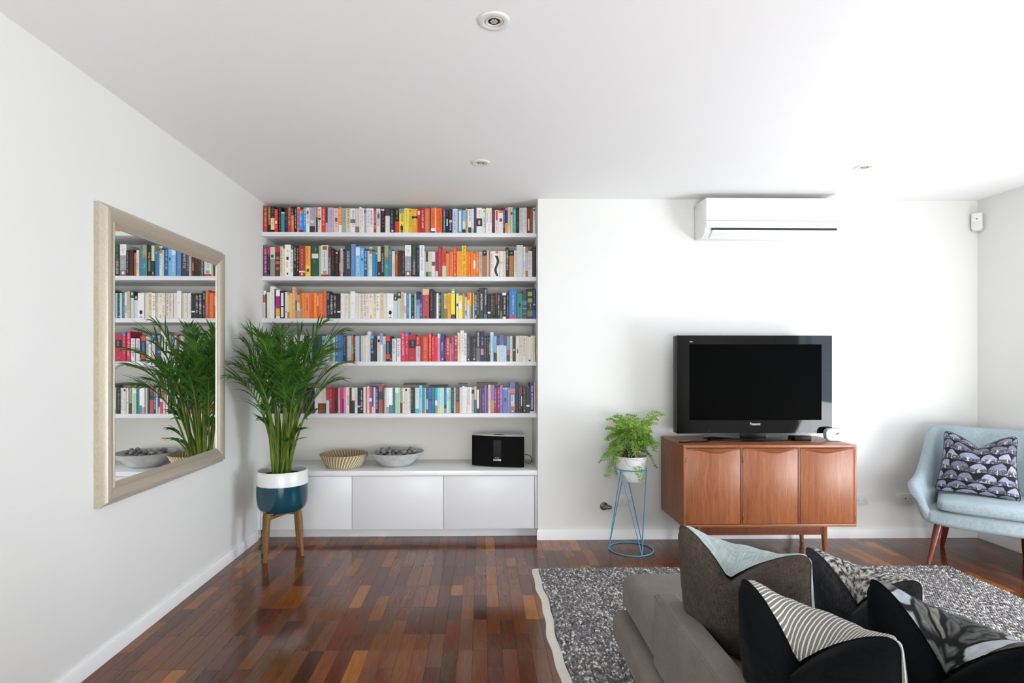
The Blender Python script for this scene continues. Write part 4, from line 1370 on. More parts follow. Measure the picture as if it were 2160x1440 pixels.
lettering('maker_name', 'Panasonic', 0.028, SILV, tv, (xat(1593, TVY) - tcx, -0.0008, zz(zat(894, tcx, TVY))), fit=0.073)
lettering('series_name', 'VIERA', 0.012, SILV, tv, (xat(1458, TVY) - tcx, -0.0008, zz(zat(721, tcx, TVY))), fit=0.026)
lettering('side_marks', 'AV  EJECT', 0.009, M('8a8c8e', 0.5), tv, (xat(1718, TVY) - tcx, -0.0008, zz(zat(909.5, tcx, TVY))), fit=0.05)
lathe('power_light', [(0, 0), (0.0022, 0.0006), (0.0022, 0.0015), (0, 0.0015)], M('70747a', 0.4, vary=0), tv, 10, mtx=Matrix.Translation((xat(1496, TVY) - tcx, -0.001, zz(zat(908, tcx, TVY)))) @ Matrix.Rotation(pi / 2, 4, 'X'))
prism('stand_neck', [(-0.09, 0.02), (0.09, 0.02), (0.07, 0.075), (-0.07, 0.075)], 'z', 0.012, z0 + 0.02, PLAST, tv, 0.002)
base = []
for k in range(40):
    a = 2 * pi * k / 40; e = 0.55
    base.append((0.325 * math.copysign(abs(cos(a)) ** e, cos(a)), 0.045 + 0.125 * math.copysign(abs(sin(a)) ** e, sin(a)) * (1.0 if sin(a) > 0 else 0.55 + 0.45 * (1 - abs(cos(a))))))
prism('stand_base', base, 'z', 0.0, 0.012, GLOSS, tv, 0.003, 2)
tag(box('media_box', xat(1676, 3.88), xat(1711, 3.88), 3.875, 3.965, BZ1 + 0.0004, BZ1 + 0.030, PLAST, bev=0.002), 'small black media box under the television near the clock', 'media box')
o = tube('cable', flow([(xat(1432, 3.80), 3.80, BZ1 + 0.006), (xat(1445, 3.79), 3.79, BZ1 + 0.005), (xat(1462, 3.80), 3.80, BZ1 + 0.011), (xat(1480, 3.83), 3.83, BZ1 + 0.005), (xat(1500, 3.9), 3.9, BZ1 + 0.005), (xat(1505, 4.05), 4.05, BZ1 + 0.005)]), 0.0045, PLAST, None, 8)
tag(o, 'black cable lying on the sideboard under the television', 'cable')
o = tube('cable', flow([(xat(1430, 3.83), 3.83, BZ1 + 0.004), (xat(1450, 3.82), 3.815, BZ1 + 0.016), (xat(1470, 3.84), 3.835, BZ1 + 0.004), (xat(1490, 3.95), 3.95, BZ1 + 0.004)]), 0.0032, M('6a6c70', 0.4), None, 8)
tag(o, 'thin grey cable looped on the sideboard under the television', 'cable')

# ------------------------------------------------------------------ clock
CK = 3.862; ccx = xat(1763, CK)
clock = thing('desk_clock', 'small rounded white and green desk clock on the sideboard', 'clock', (ccx, CK, BZ1 + 0.0004), radians(-8))
def sq(w, h, e, n=44):
    return [(w * math.copysign(abs(cos(2 * pi * k / n)) ** e, cos(2 * pi * k / n)), h + h * math.copysign(abs(sin(2 * pi * k / n)) ** e, sin(2 * pi * k / n))) for k in range(n)]
prism('case', sq(0.0625, 0.0435, 0.55), 'y', 0.0, 0.045, M('b9c8c0', 0.4), clock, 0.005, 3)
prism('rim', [(x, z + 0.003) for x, z in sq(0.060, 0.0405, 0.55)], 'y', -0.003, 0.001, M('e9ece9', 0.35), clock, 0.002, 2)
prism('dial', [(x, z + 0.0075) for x, z in sq(0.054, 0.036, 0.6)], 'y', -0.0042, -0.0028, M('d8dad8', 0.5), clock)
hnd = M('1a1c1e', 0.4, vary=0)
prism('hour_hand', [(-0.002, 0.0455), (0.003, 0.0425), (0.014, 0.058), (0.012, 0.060)], 'y', -0.0060, -0.0048, hnd, clock)
prism('minute_hand', [(-0.001, 0.0452), (0.001, 0.0430), (0.026, 0.061), (0.025, 0.062)], 'y', -0.0068, -0.0061, hnd, clock)
for k in range(12):
    a = k * pi / 6; x, z = 0.043 * sin(a), 0.0435 + 0.028 * cos(a)
    box('hour_mark', x - 0.0014, x + 0.0014, -0.0050, -0.0042, z - 0.002, z + 0.002, M('7a7d80', 0.5), clock, bev=0)
# ------------------------------------------------------------------ mirror on the left wall
MY0, MY1, MZ0, MZ1 = 2.448, 3.60, 0.684, 1.992
mir = thing('wall_mirror', 'large mirror in a wide champagne silver frame on the white wall', 'mirror', (ROOM_L + 0.0005, (MY0 + MY1) / 2, MZ0))
t = NT('champagne_frame'); v = t.coord('Object', (40, 160, 40))
f = t.noise(v, 2.0, 4, 0.6); t.color(t.ramp(f, [(0.3, rgb('b9ae9b')), (0.7, rgb('c9c0ae'))])); t.bump(f, 0.05, 0.0006)
CHAMP = t.set(0.38, 0.5, metal=0.45)
MH, MW = MZ1 - MZ0, (MY1 - MY0) / 2
prof = [(0.0, 0.0), (0.022, 0.0), (0.028, 0.006), (0.034, 0.012), (0.047, 0.020), (0.050, 0.032), (0.048, 0.046), (0.040, 0.066), (0.037, 0.071), (0.040, 0.075), (0.037, 0.080), (0.032, 0.088), (0.030, 0.094), (0.024, 0.097), (0.0, 0.097)]
def frame_side(name, corners):
    """mitred length of moulding between two outer corners; d = inward diagonal"""
    (p0, d0), (p1, d1) = corners
    bm = bmesh.new()
    A = [bm.verts.new((x, p0[0] + d0[0] * w, p0[1] + d0[1] * w)) for x, w in prof]
    B = [bm.verts.new((x, p1[0] + d1[0] * w, p1[1] + d1[1] * w)) for x, w in prof]
    n = len(prof)
    for i in range(n): bm.faces.new((A[i], A[(i + 1) % n], B[(i + 1) % n], B[i]))
    bm.faces.new(A[::-1]); bm.faces.new(B)
    return finish(name, bm, CHAMP, mir, 28)
c0, c1, c2, c3 = ((-MW, 0), (1, 1)), ((MW, 0), (-1, 1)), ((MW, MH), (-1, -1)), ((-MW, MH), (1, -1))
for a, b in ((c0, c1), (c1, c2), (c2, c3), (c3, c0)): frame_side('frame_rail', (a, b))
MG = NT('mirror_silver'); MG.color((0.93, 0.94, 0.93, 1)); MG.set(0.0, 0.5, metal=1.0)
box('mirror_glass', 0.018, 0.026, -MW + 0.094, MW - 0.094, 0.094, MH - 0.094, MG.m, mir, bev=0)

# ------------------------------------------------------------------ palm in a two-tone pot on a wooden stand
PCX, PCY = -1.351, 3.885
WALN = wood('acacia_stand', '5a3c1c', '7d5a2e', '94713e', (30, 30, 2.5), 0.5)
stand = thing('plant_stand', 'four-legged wooden plant stand carrying the potted palm', 'plant stand', (PCX, PCY, 0), 0)
feet = [(-1.409, 3.728), (-1.208, 3.856), (-1.293, 4.045), (-1.494, 3.917)]
for fx, fy in feet:
    dx, dy = fx - PCX, fy - PCY
    q = 0.80
    pts = [(dx, dy, 0.0), (dx * 0.96, dy * 0.96, 0.06), (dx * 0.88, dy * 0.88, 0.24), (dx * q, dy * q, 0.312)]
    tube('leg', pts, [0.0125, 0.0145, 0.0185, 0.0185], WALN, stand, 14)
for a, b in ((0, 2), (1, 3)):
    A, B = Vector(feet[a]) - Vector((PCX, PCY)), Vector(feet[b]) - Vector((PCX, PCY))
    d = (A - B).normalized(); w = Vector((-d.y, d.x)) * 0.011; A, B = A * 0.8, B * 0.8
    z0 = 0.268 + (0.012 if a else 0)
    prism('cross_bar', [(A + w)[:], (A - w)[:], (B - w)[:], (B + w)[:]], 'z', z0, z0 + 0.022, WALN, stand, 0.001)
PR = 0.166
palm = thing('potted_palm', 'leafy green palm in a white and teal pot beside the mirror', 'potted plant', (PCX, PCY, 0.3045))
GL = 0.182
lathe('pot', [(0, 0), (0.118, 0.0), (0.138, 0.008), (0.155, 0.030), (0.163, 0.062), (0.166, 0.11), (0.166, GL)], M('0d4250', 0.12, 0.6, vary=0.05, scale=8), palm, 64)['label'] = 'deep teal glazed pot'
lathe('pot_rim_band', [(0.1665, GL - 0.001), (0.1665, 0.268), (0.164, 0.273), (0.160, 0.2745), (0.155, 0.272), (0.153, 0.266), (0.152, 0.215)], M('e9e9e6', 0.25, vary=0.02), palm, 64)['label'] = 'glossy white upper band'
t = NT('potting_soil'); f = t.noise(t.coord(), 120, 4); t.color(t.ramp(f, [(0.3, rgb('1c130c')), (0.7, rgb('4a3524'))])); t.bump(f, 0.8, 0.01); SOIL = t.set(0.95, 0.1)
lathe('soil', [(0, 0.243), (0.06, 0.242), (0.12, 0.238), (0.1535, 0.236), (0.1535, 0.225), (0, 0.225)], SOIL, palm, 40)
def leafmat(name, a, b, tr, rough=0.4):
    t = NT(name); f = t.noise(t.coord(), 14, 3)
    c = t.ramp(f, [(0.35, rgb(a)), (0.65, rgb(b))]); t.color(c); t.set(rough, 0.4)
    tl = t.node('ShaderNodeBsdfTranslucent'); tl.inputs['Color'].default_value = rgb(tr)
    mx = t.node('ShaderNodeMixShader'); mx.inputs[0].default_value = 0.28
    t.link(t.b.outputs[0], mx.inputs[1]); t.link(tl.outputs[0], mx.inputs[2]); t.link(mx.outputs[0], t.out.inputs['Surface'])
    return t.m
PLEAF = leafmat('palm_leaf', '1f4213', '447526', '6aa632')
PSTEM = leafmat('palm_stem', '55701f', '7f9436', '8aa040')
PDRY = leafmat('dry_leaf', '7a4a2c', 'a86a48', '8a5a30', 0.6)
prnd = random.Random(12)
def clampw(p):
    x = max(p.x + PCX, ROOM_L + 0.006) - PCX
    y = min(p.y + PCY, 4.285) - PCY
    return Vector((x, y, p.z))
def bez(p0, p1, p2, t): return p0 * (1 - t) ** 2 + p1 * 2 * t * (1 - t) + p2 * t * t
def frond(tip, mid, base, t0=0.42, L=0.20, wide=0.0085, n=20, mat=None):
    p0, p1, p2 = Vector(base), Vector(mid), Vector(tip)
    # stem curve first, then the leaflets in pairs on both sides
    K = 22
    C = [bez(p0, p1, p2, i / K) for i in range(K + 1)]
    C = [clampw(c) for c in C]
    st = tube('frond', C, [0.0075 * (1 - 0.85 * (i / K)) + 0.0012 for i in range(K + 1)], PSTEM, palm, 7)
    v = []; f = []
    for k in range(n):
        q = t0 + (1 - t0) * (k + 0.5) / n
        fi = q * K; i = min(K - 1, int(fi)); c = C[i].lerp(C[i + 1], fi - i)
        d = (C[i + 1] - C[i]).normalized() if (C[i + 1] - C[i]).length > 1e-6 else Vector((0, 0, 1))
        sidev = d.cross(Vector((0, 0, 1)))
        if sidev.length < 0.15: sidev = d.cross(Vector((p2.x - p0.x + 1e-3, p2.y - p0.y, 0)).cross(Vector((0, 0, 1))))
        sidev.normalize(); upv = sidev.cross(d).normalized()
        if upv.z < 0: upv = -upv
        env = (0.55 + 0.45 * sin(pi * min(1, (q - t0) / (1 - t0) * 0.9 + 0.12))) * (1 - 0.45 * ((q - t0) / (1 - t0)) ** 3)
        for s in (-1, 1):
            ln = L * env * prnd.uniform(0.82, 1.12)
            fw = 0.80 + 0.5 * (q - t0) / (1 - t0)
            dr = (sidev * s * 0.55 + d * fw + upv * 0.22 + Vector((prnd.uniform(-.1, .1), prnd.uniform(-.1, .1), prnd.uniform(-.08, .08)))).normalized()
            wv = dr.cross(upv + Vector((prnd.uniform(-.4, .4), prnd.uniform(-.4, .4), 0))).normalized()
            b = len(v); S = 6
            sag = prnd.uniform(0.15, 0.62)
            for j in range(S + 1):
                a = j / S
                p = c + dr * ln * a + Vector((0, 0, -sag * ln * a * a))
                ww = wide * (0.45 + 1.15 * a if a < 0.35 else 0.85 * (1 - ((a - 0.35) / 0.65) ** 1.6) + 0.0) * 1.0
                ww = max(ww, 0.0006)
                nrm = wv.cross(dr) * ww * 0.45
                v += [clampw(p - wv * ww + nrm), clampw(p), clampw(p + wv * ww + nrm)]
            for j in range(S):
                o_ = b + j * 3
                f += [(o_, o_ + 1, o_ + 4, o_ + 3), (o_ + 1, o_ + 2, o_ + 5, o_ + 4)]
    pyd('leaflets', v, f, mat or PLEAF, st, 60)
SZ = 0.24
# tips: (x, y, z) from the pot centre; z counted from the pot's foot
tips = [(-0.22, -0.12, 1.14), (-0.20, 0.10, 1.20), (-0.17, -0.16, 1.20), (-0.06, -0.22, 1.16), (0.02, -0.10, 1.22), (0.12, 0.05, 1.24), (0.30, -0.05, 1.27), (0.42, 0.02, 1.21),
        (0.40, -0.16, 1.08), (0.33, -0.28, 0.98), (-0.23, -0.22, 0.98), (-0.20, -0.32, 0.90), (-0.18, 0.20, 1.10), (0.05, 0.28, 1.14), (0.25, 0.28, 1.12), (0.42, 0.16, 1.00),
        (0.38, 0.05, 0.88), (0.10, -0.34, 1.00), (-0.08, -0.36, 0.94), (0.22, -0.36, 0.86), (-0.22, 0.02, 0.86), (0.05, -0.20, 1.04), (0.16, -0.12, 1.10), (-0.12, 0.05, 1.16), (0.0, 0.12, 1.05), (-0.15, -0.22, 1.02), (0.24, 0.10, 1.05), (0.14, -0.26, 0.92)]
for i, (x, y, z) in enumerate(tips):
    a = prnd.uniform(0, 2 * pi); r = prnd.uniform(0.0, 0.06)
    b = (r * cos(a) + 0.10 * x, r * sin(a) + 0.1 * y, SZ - 0.005)
    out = sqrt(x * x + y * y)
    m = (x * 0.34 + b[0] * 0.5, y * 0.34 + b[1] * 0.5, z * (0.80 + 0.35 * out) + 0.02)
    frond((x, y, z), m, b, 0.40 + prnd.uniform(-0.06, 0.06), 0.29 * prnd.uniform(0.85, 1.12), 0.0078, 14)
for x, y, z, L in ((0.16, -0.10, 0.56, 0.13), (-0.12, -0.08, 0.62, 0.14), (0.20, 0.02, 0.66, 0.16), (-0.16, 0.06, 0.70, 0.14), (0.10, -0.16, 0.50, 0.10)):
    frond((x, y, z), (x * 0.3, y * 0.3, z * 0.72 + 0.1), (0.08 * cos(9 * x), 0.06 * sin(31 * x), SZ - 0.005), 0.7, L, 0.013, 5)
frond((0.17, -0.12, 0.50), (0.07, -0.05, 0.50), (0.05, -0.02, SZ - 0.005), 0.88, 0.07, 0.005, 2, PDRY)

# ------------------------------------------------------------------ worktop: basket, bowl, balls, speaker
bkx, bky = xat(725.5, 4.375), 4.385
bas = thing('woven_basket', 'round seagrass basket with white stitching on the worktop', 'basket', (bkx, bky, BZ + 0.0003))
RT, RB_, HB = 0.178, 0.126, 0.098
SEAG = wood('seagrass', '7c6340', 'a88c5c', 'c4ab78', (90, 90, 90), 0.85)
nc = 13
bm = bmesh.new()
for i in range(nc):
    q = i / (nc - 1); r = RB_ + (RT - RB_) * q ** 0.85
    add_tube(bm, ring_pts(r, 0.0055 + (HB - 0.009) * q, 56), 0.0050, 7, closed=True)
finish('coil_wall', bm, SEAG, bas, 60)['kind'] = 'stuff'
bm = bmesh.new()
for i in range(13): add_tube(bm, ring_pts(0.006 + 0.0098 * i, 0.0055, 36), 0.0050, 6, closed=True)
finish('coil_floor', bm, SEAG, bas, 60)['kind'] = 'stuff'
bm = bmesh.new()
ns = 46
for k in range(ns):
    for i in range(nc):
        q = i / (nc - 1); r = RB_ + (RT - RB_) * q ** 0.85; z = 0.0055 + (HB - 0.009) * q
        a = 2 * pi * (k + 0.10 * i) / ns
        for sgn in (1, -1):
            rr = r + sgn * 0.0052
            da = 0.0042 / r
            P = [(rr * cos(a - da), rr * sin(a - da), z - 0.0042), (rr * cos(a + da * 0.6), rr * sin(a + da * 0.6), z - 0.0042),
                 ((rr + sgn * 0.0012) * cos(a + da * 1.4), (rr + sgn * 0.0012) * sin(a + da * 1.4), z + 0.001), (rr * cos(a + da * 2.2), rr * sin(a + da * 2.2), z + 0.0046), (rr * cos(a + da * 0.6), rr * sin(a + da * 0.6), z + 0.0046)]
            bm.faces.new([bm.verts.new(p) for p in P])
o = finish('stitching', bm, M('e6e0d2', 0.6), bas, 0); o['kind'] = 'stuff'; o['label'] = 'white plastic stitching'
bwx, bwy = xat(835.5, 4.42), 4.425
t = NT('concrete_grey'); f = t.noise(t.coord(), 22, 5); t.color(t.ramp(f, [(0.3, rgb('b9bdba')), (0.7, rgb('ced2ce'))])); t.bump(f, 0.05, 0.002); CONC = t.set(0.7, 0.3)
bowl = lathe('bowl', [(0, 0.0), (0.10, 0.0), (0.112, 0.004), (0.145, 0.032), (0.18, 0.066), (0.214, 0.104), (0.216, 0.107), (0.213, 0.1085), (0.209, 0.106), (0.172, 0.066), (0.14, 0.038), (0.10, 0.014), (0, 0.009)], CONC, None, 64)
bowl.location = (bwx, bwy, BZ + 0.0003)
tag(bowl, 'wide pale grey bowl full of grey balls on the worktop', 'bowl')
t = NT('grey_felt'); f = t.noise(t.coord(), 260, 3); t.color(t.ramp(f, [(0.3, rgb('82807d')), (0.7, rgb('aaa7a3'))])); t.bump(f, 0.6, 0.003); FELT = t.set(0.95, 0.1)
bm = bmesh.new(); bmesh.ops.create_icosphere(bm, subdivisions=3, radius=1.0)
for v_ in bm.verts: v_.co *= 1 + 0.03 * sin(7 * v_.co.x + 3 * v_.co.y) * cos(5 * v_.co.z)
for f_ in bm.faces: f_.smooth = True
ballm = bpy.data.meshes.new('felt_ball'); bm.to_mesh(ballm); bm.free(); ballm.materials.append(FELT)
rb = random.Random(4); placed = []
def surf(r): return 0.010 + (0.0 if r < 0.10 else (r - 0.10) * 0.72 if r < 0.14 else 0.029 + (r - 0.14) * 0.9)
for layer, (rad, cnt) in enumerate(((0.125, 34), (0.155, 34), (0.150, 22))):
    tries = 0; got = 0
    while got < cnt and tries < 4000:
        tries += 1
        R_ = 0.0185 * rb.uniform(0.88, 1.08)
        a = rb.uniform(0, 2 * pi); r = rad * sqrt(rb.random())
        x, y = r * cos(a), r * sin(a)
        z = surf(r) + R_ * 1.12 + 0.002
        ok = True
        for (X, Y, Z, Q) in sorted(placed, key=lambda p: p[2]):
            dd = (X - x) ** 2 + (Y - y) ** 2; s2 = (Q + R_) ** 2 * 0.985
            if dd < s2: z = max(z, Z + sqrt(s2 - dd))
        if z > (0.036, 0.072, 0.098)[layer] + R_ : continue
        if any((X - x) ** 2 + (Y - y) ** 2 + (Z - z) ** 2 < (Q + R_) ** 2 * 0.97 for X, Y, Z, Q in placed): continue
        placed.append((x, y, z, R_)); got += 1
for x, y, z, R_ in placed:
    o = bpy.data.objects.new('felt_ball', ballm); COL.objects.link(o)
    o.location = (bwx + x, bwy + y, BZ + z); o.scale = (R_,) * 3; o.rotation_euler = (rb.random() * 6, rb.random() * 6, 0)
    tag(o, 'small grey felt ball in the heap filling the wide grey bowl', 'ball', 'grey balls in the bowl')
# loudspeaker
sA, sB = Vector((xat(995, 4.375), 4.385)), Vector((xat(1106, 4.285), 4.285))
sc_ = (sA + sB) / 2; sang = atan2(sB.y - sA.y, sB.x - sA.x); sw = (sB - sA).length / 2
spk = thing('loudspeaker', 'white loudspeaker with a black front at the end of the worktop', 'speaker', (sc_.x, sc_.y, BZ + 0.0003), sang)
SHh = 0.238
# slightly convex front, in plan
def curve_front(off, n=14, inset=0.0): return [(-sw + inset + (2 * sw - 2 * inset) * i / n, off - 0.022 * (1 - (2 * i / n - 1) ** 2)) for i in range(n + 1)]
prism('cabinet', curve_front(0.012) + [(sw - 0.03, 0.165), (-sw + 0.03, 0.165)], 'z', 0.004, SHh, M('e4e4e0', 0.35, vary=0.02), spk, 0.004, 2)
GR = M('070708', 0.7, 0.12, vary=0.1, scale=400)
prism('front_grille', curve_front(0.0, inset=0.002) + list(reversed(curve_front(0.0118, inset=0.002))), 'z', 0.006, SHh - 0.003, GR, spk, 0.0015, 1)
prism('display_strip', [(-0.030, -0.0232), (0.030, -0.0232), (0.030, -0.012), (-0.030, -0.012)], 'z', 0.045, SHh - 0.03, M('050506', 0.2, vary=0), spk, 0.0008, 1)
box('badge', -0.030, 0.030, -0.0252, -0.015, 0.050, 0.061, M('c8cacc', 0.3, metal=0.7), spk, bev=0.001)
lettering('maker_name', 'BOSE', 0.012, M('c8cacc', 0.4, vary=0), spk, (0.0, -0.0240, 0.072), fit=0.030)
prism('control_panel', [(0.045 * cos(a * pi / 10), 0.045 + 0.022 * sin(a * pi / 10)) for a in range(20)], 'z', SHh - 0.001, SHh + 0.0012, GR, spk)
for x in (-sw + 0.05, sw - 0.05): lathe('foot', [(0, 0), (0.012, 0), (0.012, 0.005), (0, 0.005)], GR, spk, 14, mtx=Matrix.Translation((x, 0.07, 0)))
tube('power_cord', flow([(sw - 0.045, 0.164, 0.06), (sw - 0.02, 0.185, 0.07), (sw + 0.015, 0.19, 0.06), (sw + 0.03, 0.16, 0.03), (sw + 0.012, 0.14, 0.008), (sw - 0.03, 0.22, 0.005)]), 0.0025, GR, spk, 6)

# ------------------------------------------------------------------ ceiling downlights
TRW = M('e9e9e6', 0.4, vary=0.02); CREAM = M('d9d2bd', 0.45, vary=0.03); DARK = M('141416', 0.5)
LENS = NT('lamp_lens'); LENS.color(rgb('aab0b6')); LENS.set(0.15, 0.7); LENS = LENS.m
def downlight(px, py, label):
    h = CEIL - EYE; d = h * FPX / (PY - py); x = xat(px, d)
    y = (d - x * SY) / CY
    L_ = thing('downlight', label, 'ceiling light', (x, y, CEIL), 0, 'recessed ceiling lights')
    lathe('trim_ring', [(0.0330, -0.0002), (0.0545, -0.0002), (0.0545, -0.0040), (0.0525, -0.0055), (0.0345, -0.0052), (0.0335, -0.0045)], TRW, L_, 48, True)
    lathe('gimbal_ring', [(0.0215, -0.0006), (0.0315, -0.0006), (0.0315, -0.0045), (0.030, -0.0056), (0.0235, -0.0050), (0.0220, -0.0035)], CREAM, L_, 40, True)
    lathe('recess_shade', [(0, -0.0003), (0.0332, -0.0003), (0.0332, -0.0012), (0.0, -0.0012)], DARK, L_, 32)  # flat dark disc, no hole: the shade inside is put into its colour
    bm = bmesh.new()
    for k in range(7):
        a = k * pi / 3; r = 0 if k == 6 else 0.0085
        add_lathe(bm, [(0.0046, -0.0010), (0.0046, -0.0040), (0.003, -0.0056), (0, -0.0062)], 10, mtx=Matrix.Translation((r * cos(a), r * sin(a), 0)))
    finish('lamp_lenses', bm, LENS, L_, 50)
downlight(1042, 44, 'large round recessed downlight nearest, at the top of the ceiling')
downlight(1014, 343, 'round recessed downlight in the ceiling in front of the bookshelves')
downlight(1814, 352, 'round recessed downlight in the ceiling near the air conditioner')

# ------------------------------------------------------------------ air conditioner
AX0, AX1 = 1.577, 2.557
ac = thing('air_conditioner', 'white wall-mounted split air conditioner above the television', 'air conditioner', ((AX0 + AX1) / 2, ROOM_B - 0.0005, 2.19))
aw = (AX1 - AX0) / 2
ACW = M('efefed', 0.32, vary=0.01); ACP = M('f3f3f2', 0.22, vary=0.01)
body = [(0, 0.022), (-0.05, 0.004), (-0.12, 0.0), (-0.175, 0.028), (-0.196, 0.075), (-0.200, 0.262), (-0.190, 0.272), (-0.012, 0.272), (0, 0.262)]
prism('body', body, 'x', -aw, aw, ACW, ac, 0.004, 2)
box('wall_plate', -aw - 0.006, -aw + 0.03, -0.022, 0.0, 0.016, 0.262, M('d8dad6', 0.5), ac, bev=0.002)
prism('front_panel', [(-0.2005, 0.112), (-0.2065, 0.114), (-0.2085, 0.258), (-0.202, 0.2715), (-0.196, 0.2735)], 'x', -aw + 0.003, aw - 0.003, ACP, ac, 0.0015, 2)
prism('lower_panel', [(-0.196, 0.060), (-0.2035, 0.062), (-0.2055, 0.108), (-0.200, 0.109)], 'x', -aw + 0.004, aw - 0.004, ACP, ac, 0.0012, 1)
prism('air_slot', [(-0.190, 0.046), (-0.2015, 0.047), (-0.2030, 0.0595), (-0.197, 0.0595)], 'x', -aw + 0.045, aw - 0.045, M('1c1e20', 0.6), ac)
prism('louver', [(-0.130, -0.001), (-0.180, 0.020), (-0.2005, 0.0455), (-0.196, 0.0470), (-0.174, 0.029), (-0.128, 0.005)], 'x', -aw + 0.05, aw - 0.05, ACP, ac, 0.001, 1)
lettering('maker_name', 'Panasonic', 0.014, M('a8aaac', 0.4, vary=0), ac, (0.02, -0.2086, 0.150), fit=0.062)
# sensor in the corner
ps = thing('motion_sensor', 'small white alarm motion sensor high in the room corner', 'sensor', (ROOM_R - 0.040, ROOM_B - 0.040, 2.275), radians(-45 + 90))
ps.rotation_euler = (0, 0, radians(-45))
prism('housing', [(-0.030, 0.034), (-0.034, 0.0), (-0.026, -0.022), (0.026, -0.022), (0.034, 0.0), (0.030, 0.034)], 'z', 0.012, 0.128, M('ecebe6', 0.4, vary=0.02), ps, 0.004, 2)
prism('lens_window', [(-0.022, -0.0235), (0.022, -0.0235), (0.020, -0.018), (-0.020, -0.018)], 'z', 0.020, 0.068, M('dedfda', 0.3, vary=0), ps, 0.001, 1)
prism('lower_lip', [(-0.026, 0.03), (-0.029, 0.0), (-0.020, -0.018), (0.020, -0.018), (0.029, 0.0), (0.026, 0.03)], 'z', 0.0, 0.0125, M('e2e1dc', 0.4, vary=0.02), ps, 0.002, 1)
box('indicator', -0.005, 0.005, -0.0228, -0.020, 0.082, 0.088, M('3a3c3e', 0.3), ps, bev=0.0006)

# ------------------------------------------------------------------ wall fittings
WP = M('e6e6e4', 0.3, vary=0.01); HOLE = M('26262a', 0.6, vary=0)
def outlet(px, py, label):
    x = xat(px, ROOM_B); z = zat(py, x, ROOM_B)
    o = thing('power_outlet', label, 'power outlet', (x, ROOM_B - 0.0003, z), 0, 'double wall sockets')
    box('plate', -0.057, 0.057, -0.009, 0, -0.037, 0.037, WP, o, bev=0.003)
    for s in (-1, 1):
        box('rocker_switch', s * 0.027 - 0.009, s * 0.027 + 0.009, -0.0125, -0.0088, 0.013, 0.028, WP, o, bev=0.0015)
        bm = bmesh.new(); c = s * 0.027
        for (ax, az, r) in ((-0.007, -0.004, 0.5), (0.007, -0.004, -0.5), (0, -0.019, 0)):
            m_ = Matrix.Translation((c + ax, -0.0091, az)) @ Matrix.Rotation(r, 4, 'Y')
            vs = [bm.verts.new(m_ @ Vector(p)) for p in ((-0.0013, 0, -0.004), (0.0013, 0, -0.004), (0.0013, 0, 0.004), (-0.0013, 0, 0.004))]
            bm.faces.new(vs)
        finish('pin_holes', bm, HOLE, o, 0)
outlet(1318.5, 1055, 'white double wall socket behind the blue wire stand')
outlet(1815, 1052.5, 'white double wall socket beside the teak sideboard')
x = xat(1905.5, ROOM_B); z = zat(1050, x, ROOM_B)
o = thing('wall_plate', 'blank white wall plate with one black hole behind the armchair', 'wall plate', (x, ROOM_B - 0.0003, z))
box('plate', -0.058, 0.058, -0.016, 0, -0.037, 0.037, WP, o, bev=0.003)
lathe('cable_hole', [(0, -0.0005), (0.0045, -0.0005), (0.0045, 0.0006), (0, 0.0006)], HOLE, o, 14, mtx=Matrix.Translation((0.005, -0.0162, 0.0)) @ Matrix.Rotation(pi / 2, 4, 'X'))
x = xat(1274, ROOM_B); z = zat(1067, x, ROOM_B)
CHR = M('8a8478', 0.3, metal=0.9)
g = thing('gas_point', 'brushed metal gas bayonet fitting low on the white wall', 'gas fitting', (x, ROOM_B - 0.0003, z))
RX = Matrix.Rotation(pi / 2, 4, 'X')
lathe('flange', [(0, 0), (0.030, 0), (0.030, 0.005), (0.026, 0.009), (0.022, 0.012), (0.016, 0.016), (0.012, 0.045), (0, 0.047)], CHR, g, 28, mtx=RX)
lathe('nozzle', [(0, 0), (0.0135, 0), (0.0135, 0.028), (0.016, 0.029), (0.016, 0.040), (0.0125, 0.041), (0.0125, 0.052), (0, 0.052)], CHR, g, 20, mtx=Matrix.Translation((-0.004, -0.036, 0)) @ Matrix.Rotation(pi / 2, 4, 'Y') @ Matrix.Translation((0, 0, 0)))

# ------------------------------------------------------------------ fern in a blue wire stand
FX, FY = 1.040, 3.945
BLUE = M('3fa3c8', 0.4, vary=0.03)
ws = thing('wire_plant_stand', 'bright blue wire plant stand holding the fern', 'plant stand', (FX, FY, 0.0))
RBOT, RTOP, ZTOP = 0.150, 0.105, 0.566
tube('base_ring', ring_pts(RBOT, 0.0042, 48), 0.004, BLUE, ws, 8, True)
tube('top_ring', ring_pts(RTOP, ZTOP, 44), 0.004, BLUE, ws, 8, True)
ab = [radians(a) for a in (-76, 164, 44)]; at_ = [radians(a) for a in (-145, -22, 98)]
Bp = [Vector((RBOT * cos(a), RBOT * sin(a), 0.0042)) for a in ab]; Tp = [Vector((RTOP * cos(a), RTOP * sin(a), ZTOP)) for a in at_]
for b, t_ in ((0, 0), (0, 1), (1, 0), (1, 2), (2, 1), (2, 2)): tube('rod', [Bp[b], Tp[t_]], 0.0034, BLUE, ws, 8)
fern = thing('potted_fern', 'light green maidenhair fern in a white marbled pot', 'potted plant', (FX, FY, 0.478))
t = NT('marbled_ceramic'); f = t.noise(t.coord('Object', (1, 1, 1.3)), 7, 2, 0.5, 1.5)
t.color(t.ramp(f, [(0.46, rgb('efeeec')), (0.5, rgb('c4c5c6')), (0.53, rgb('efeeec'))])); MARB = t.set(0.3, 0.4)
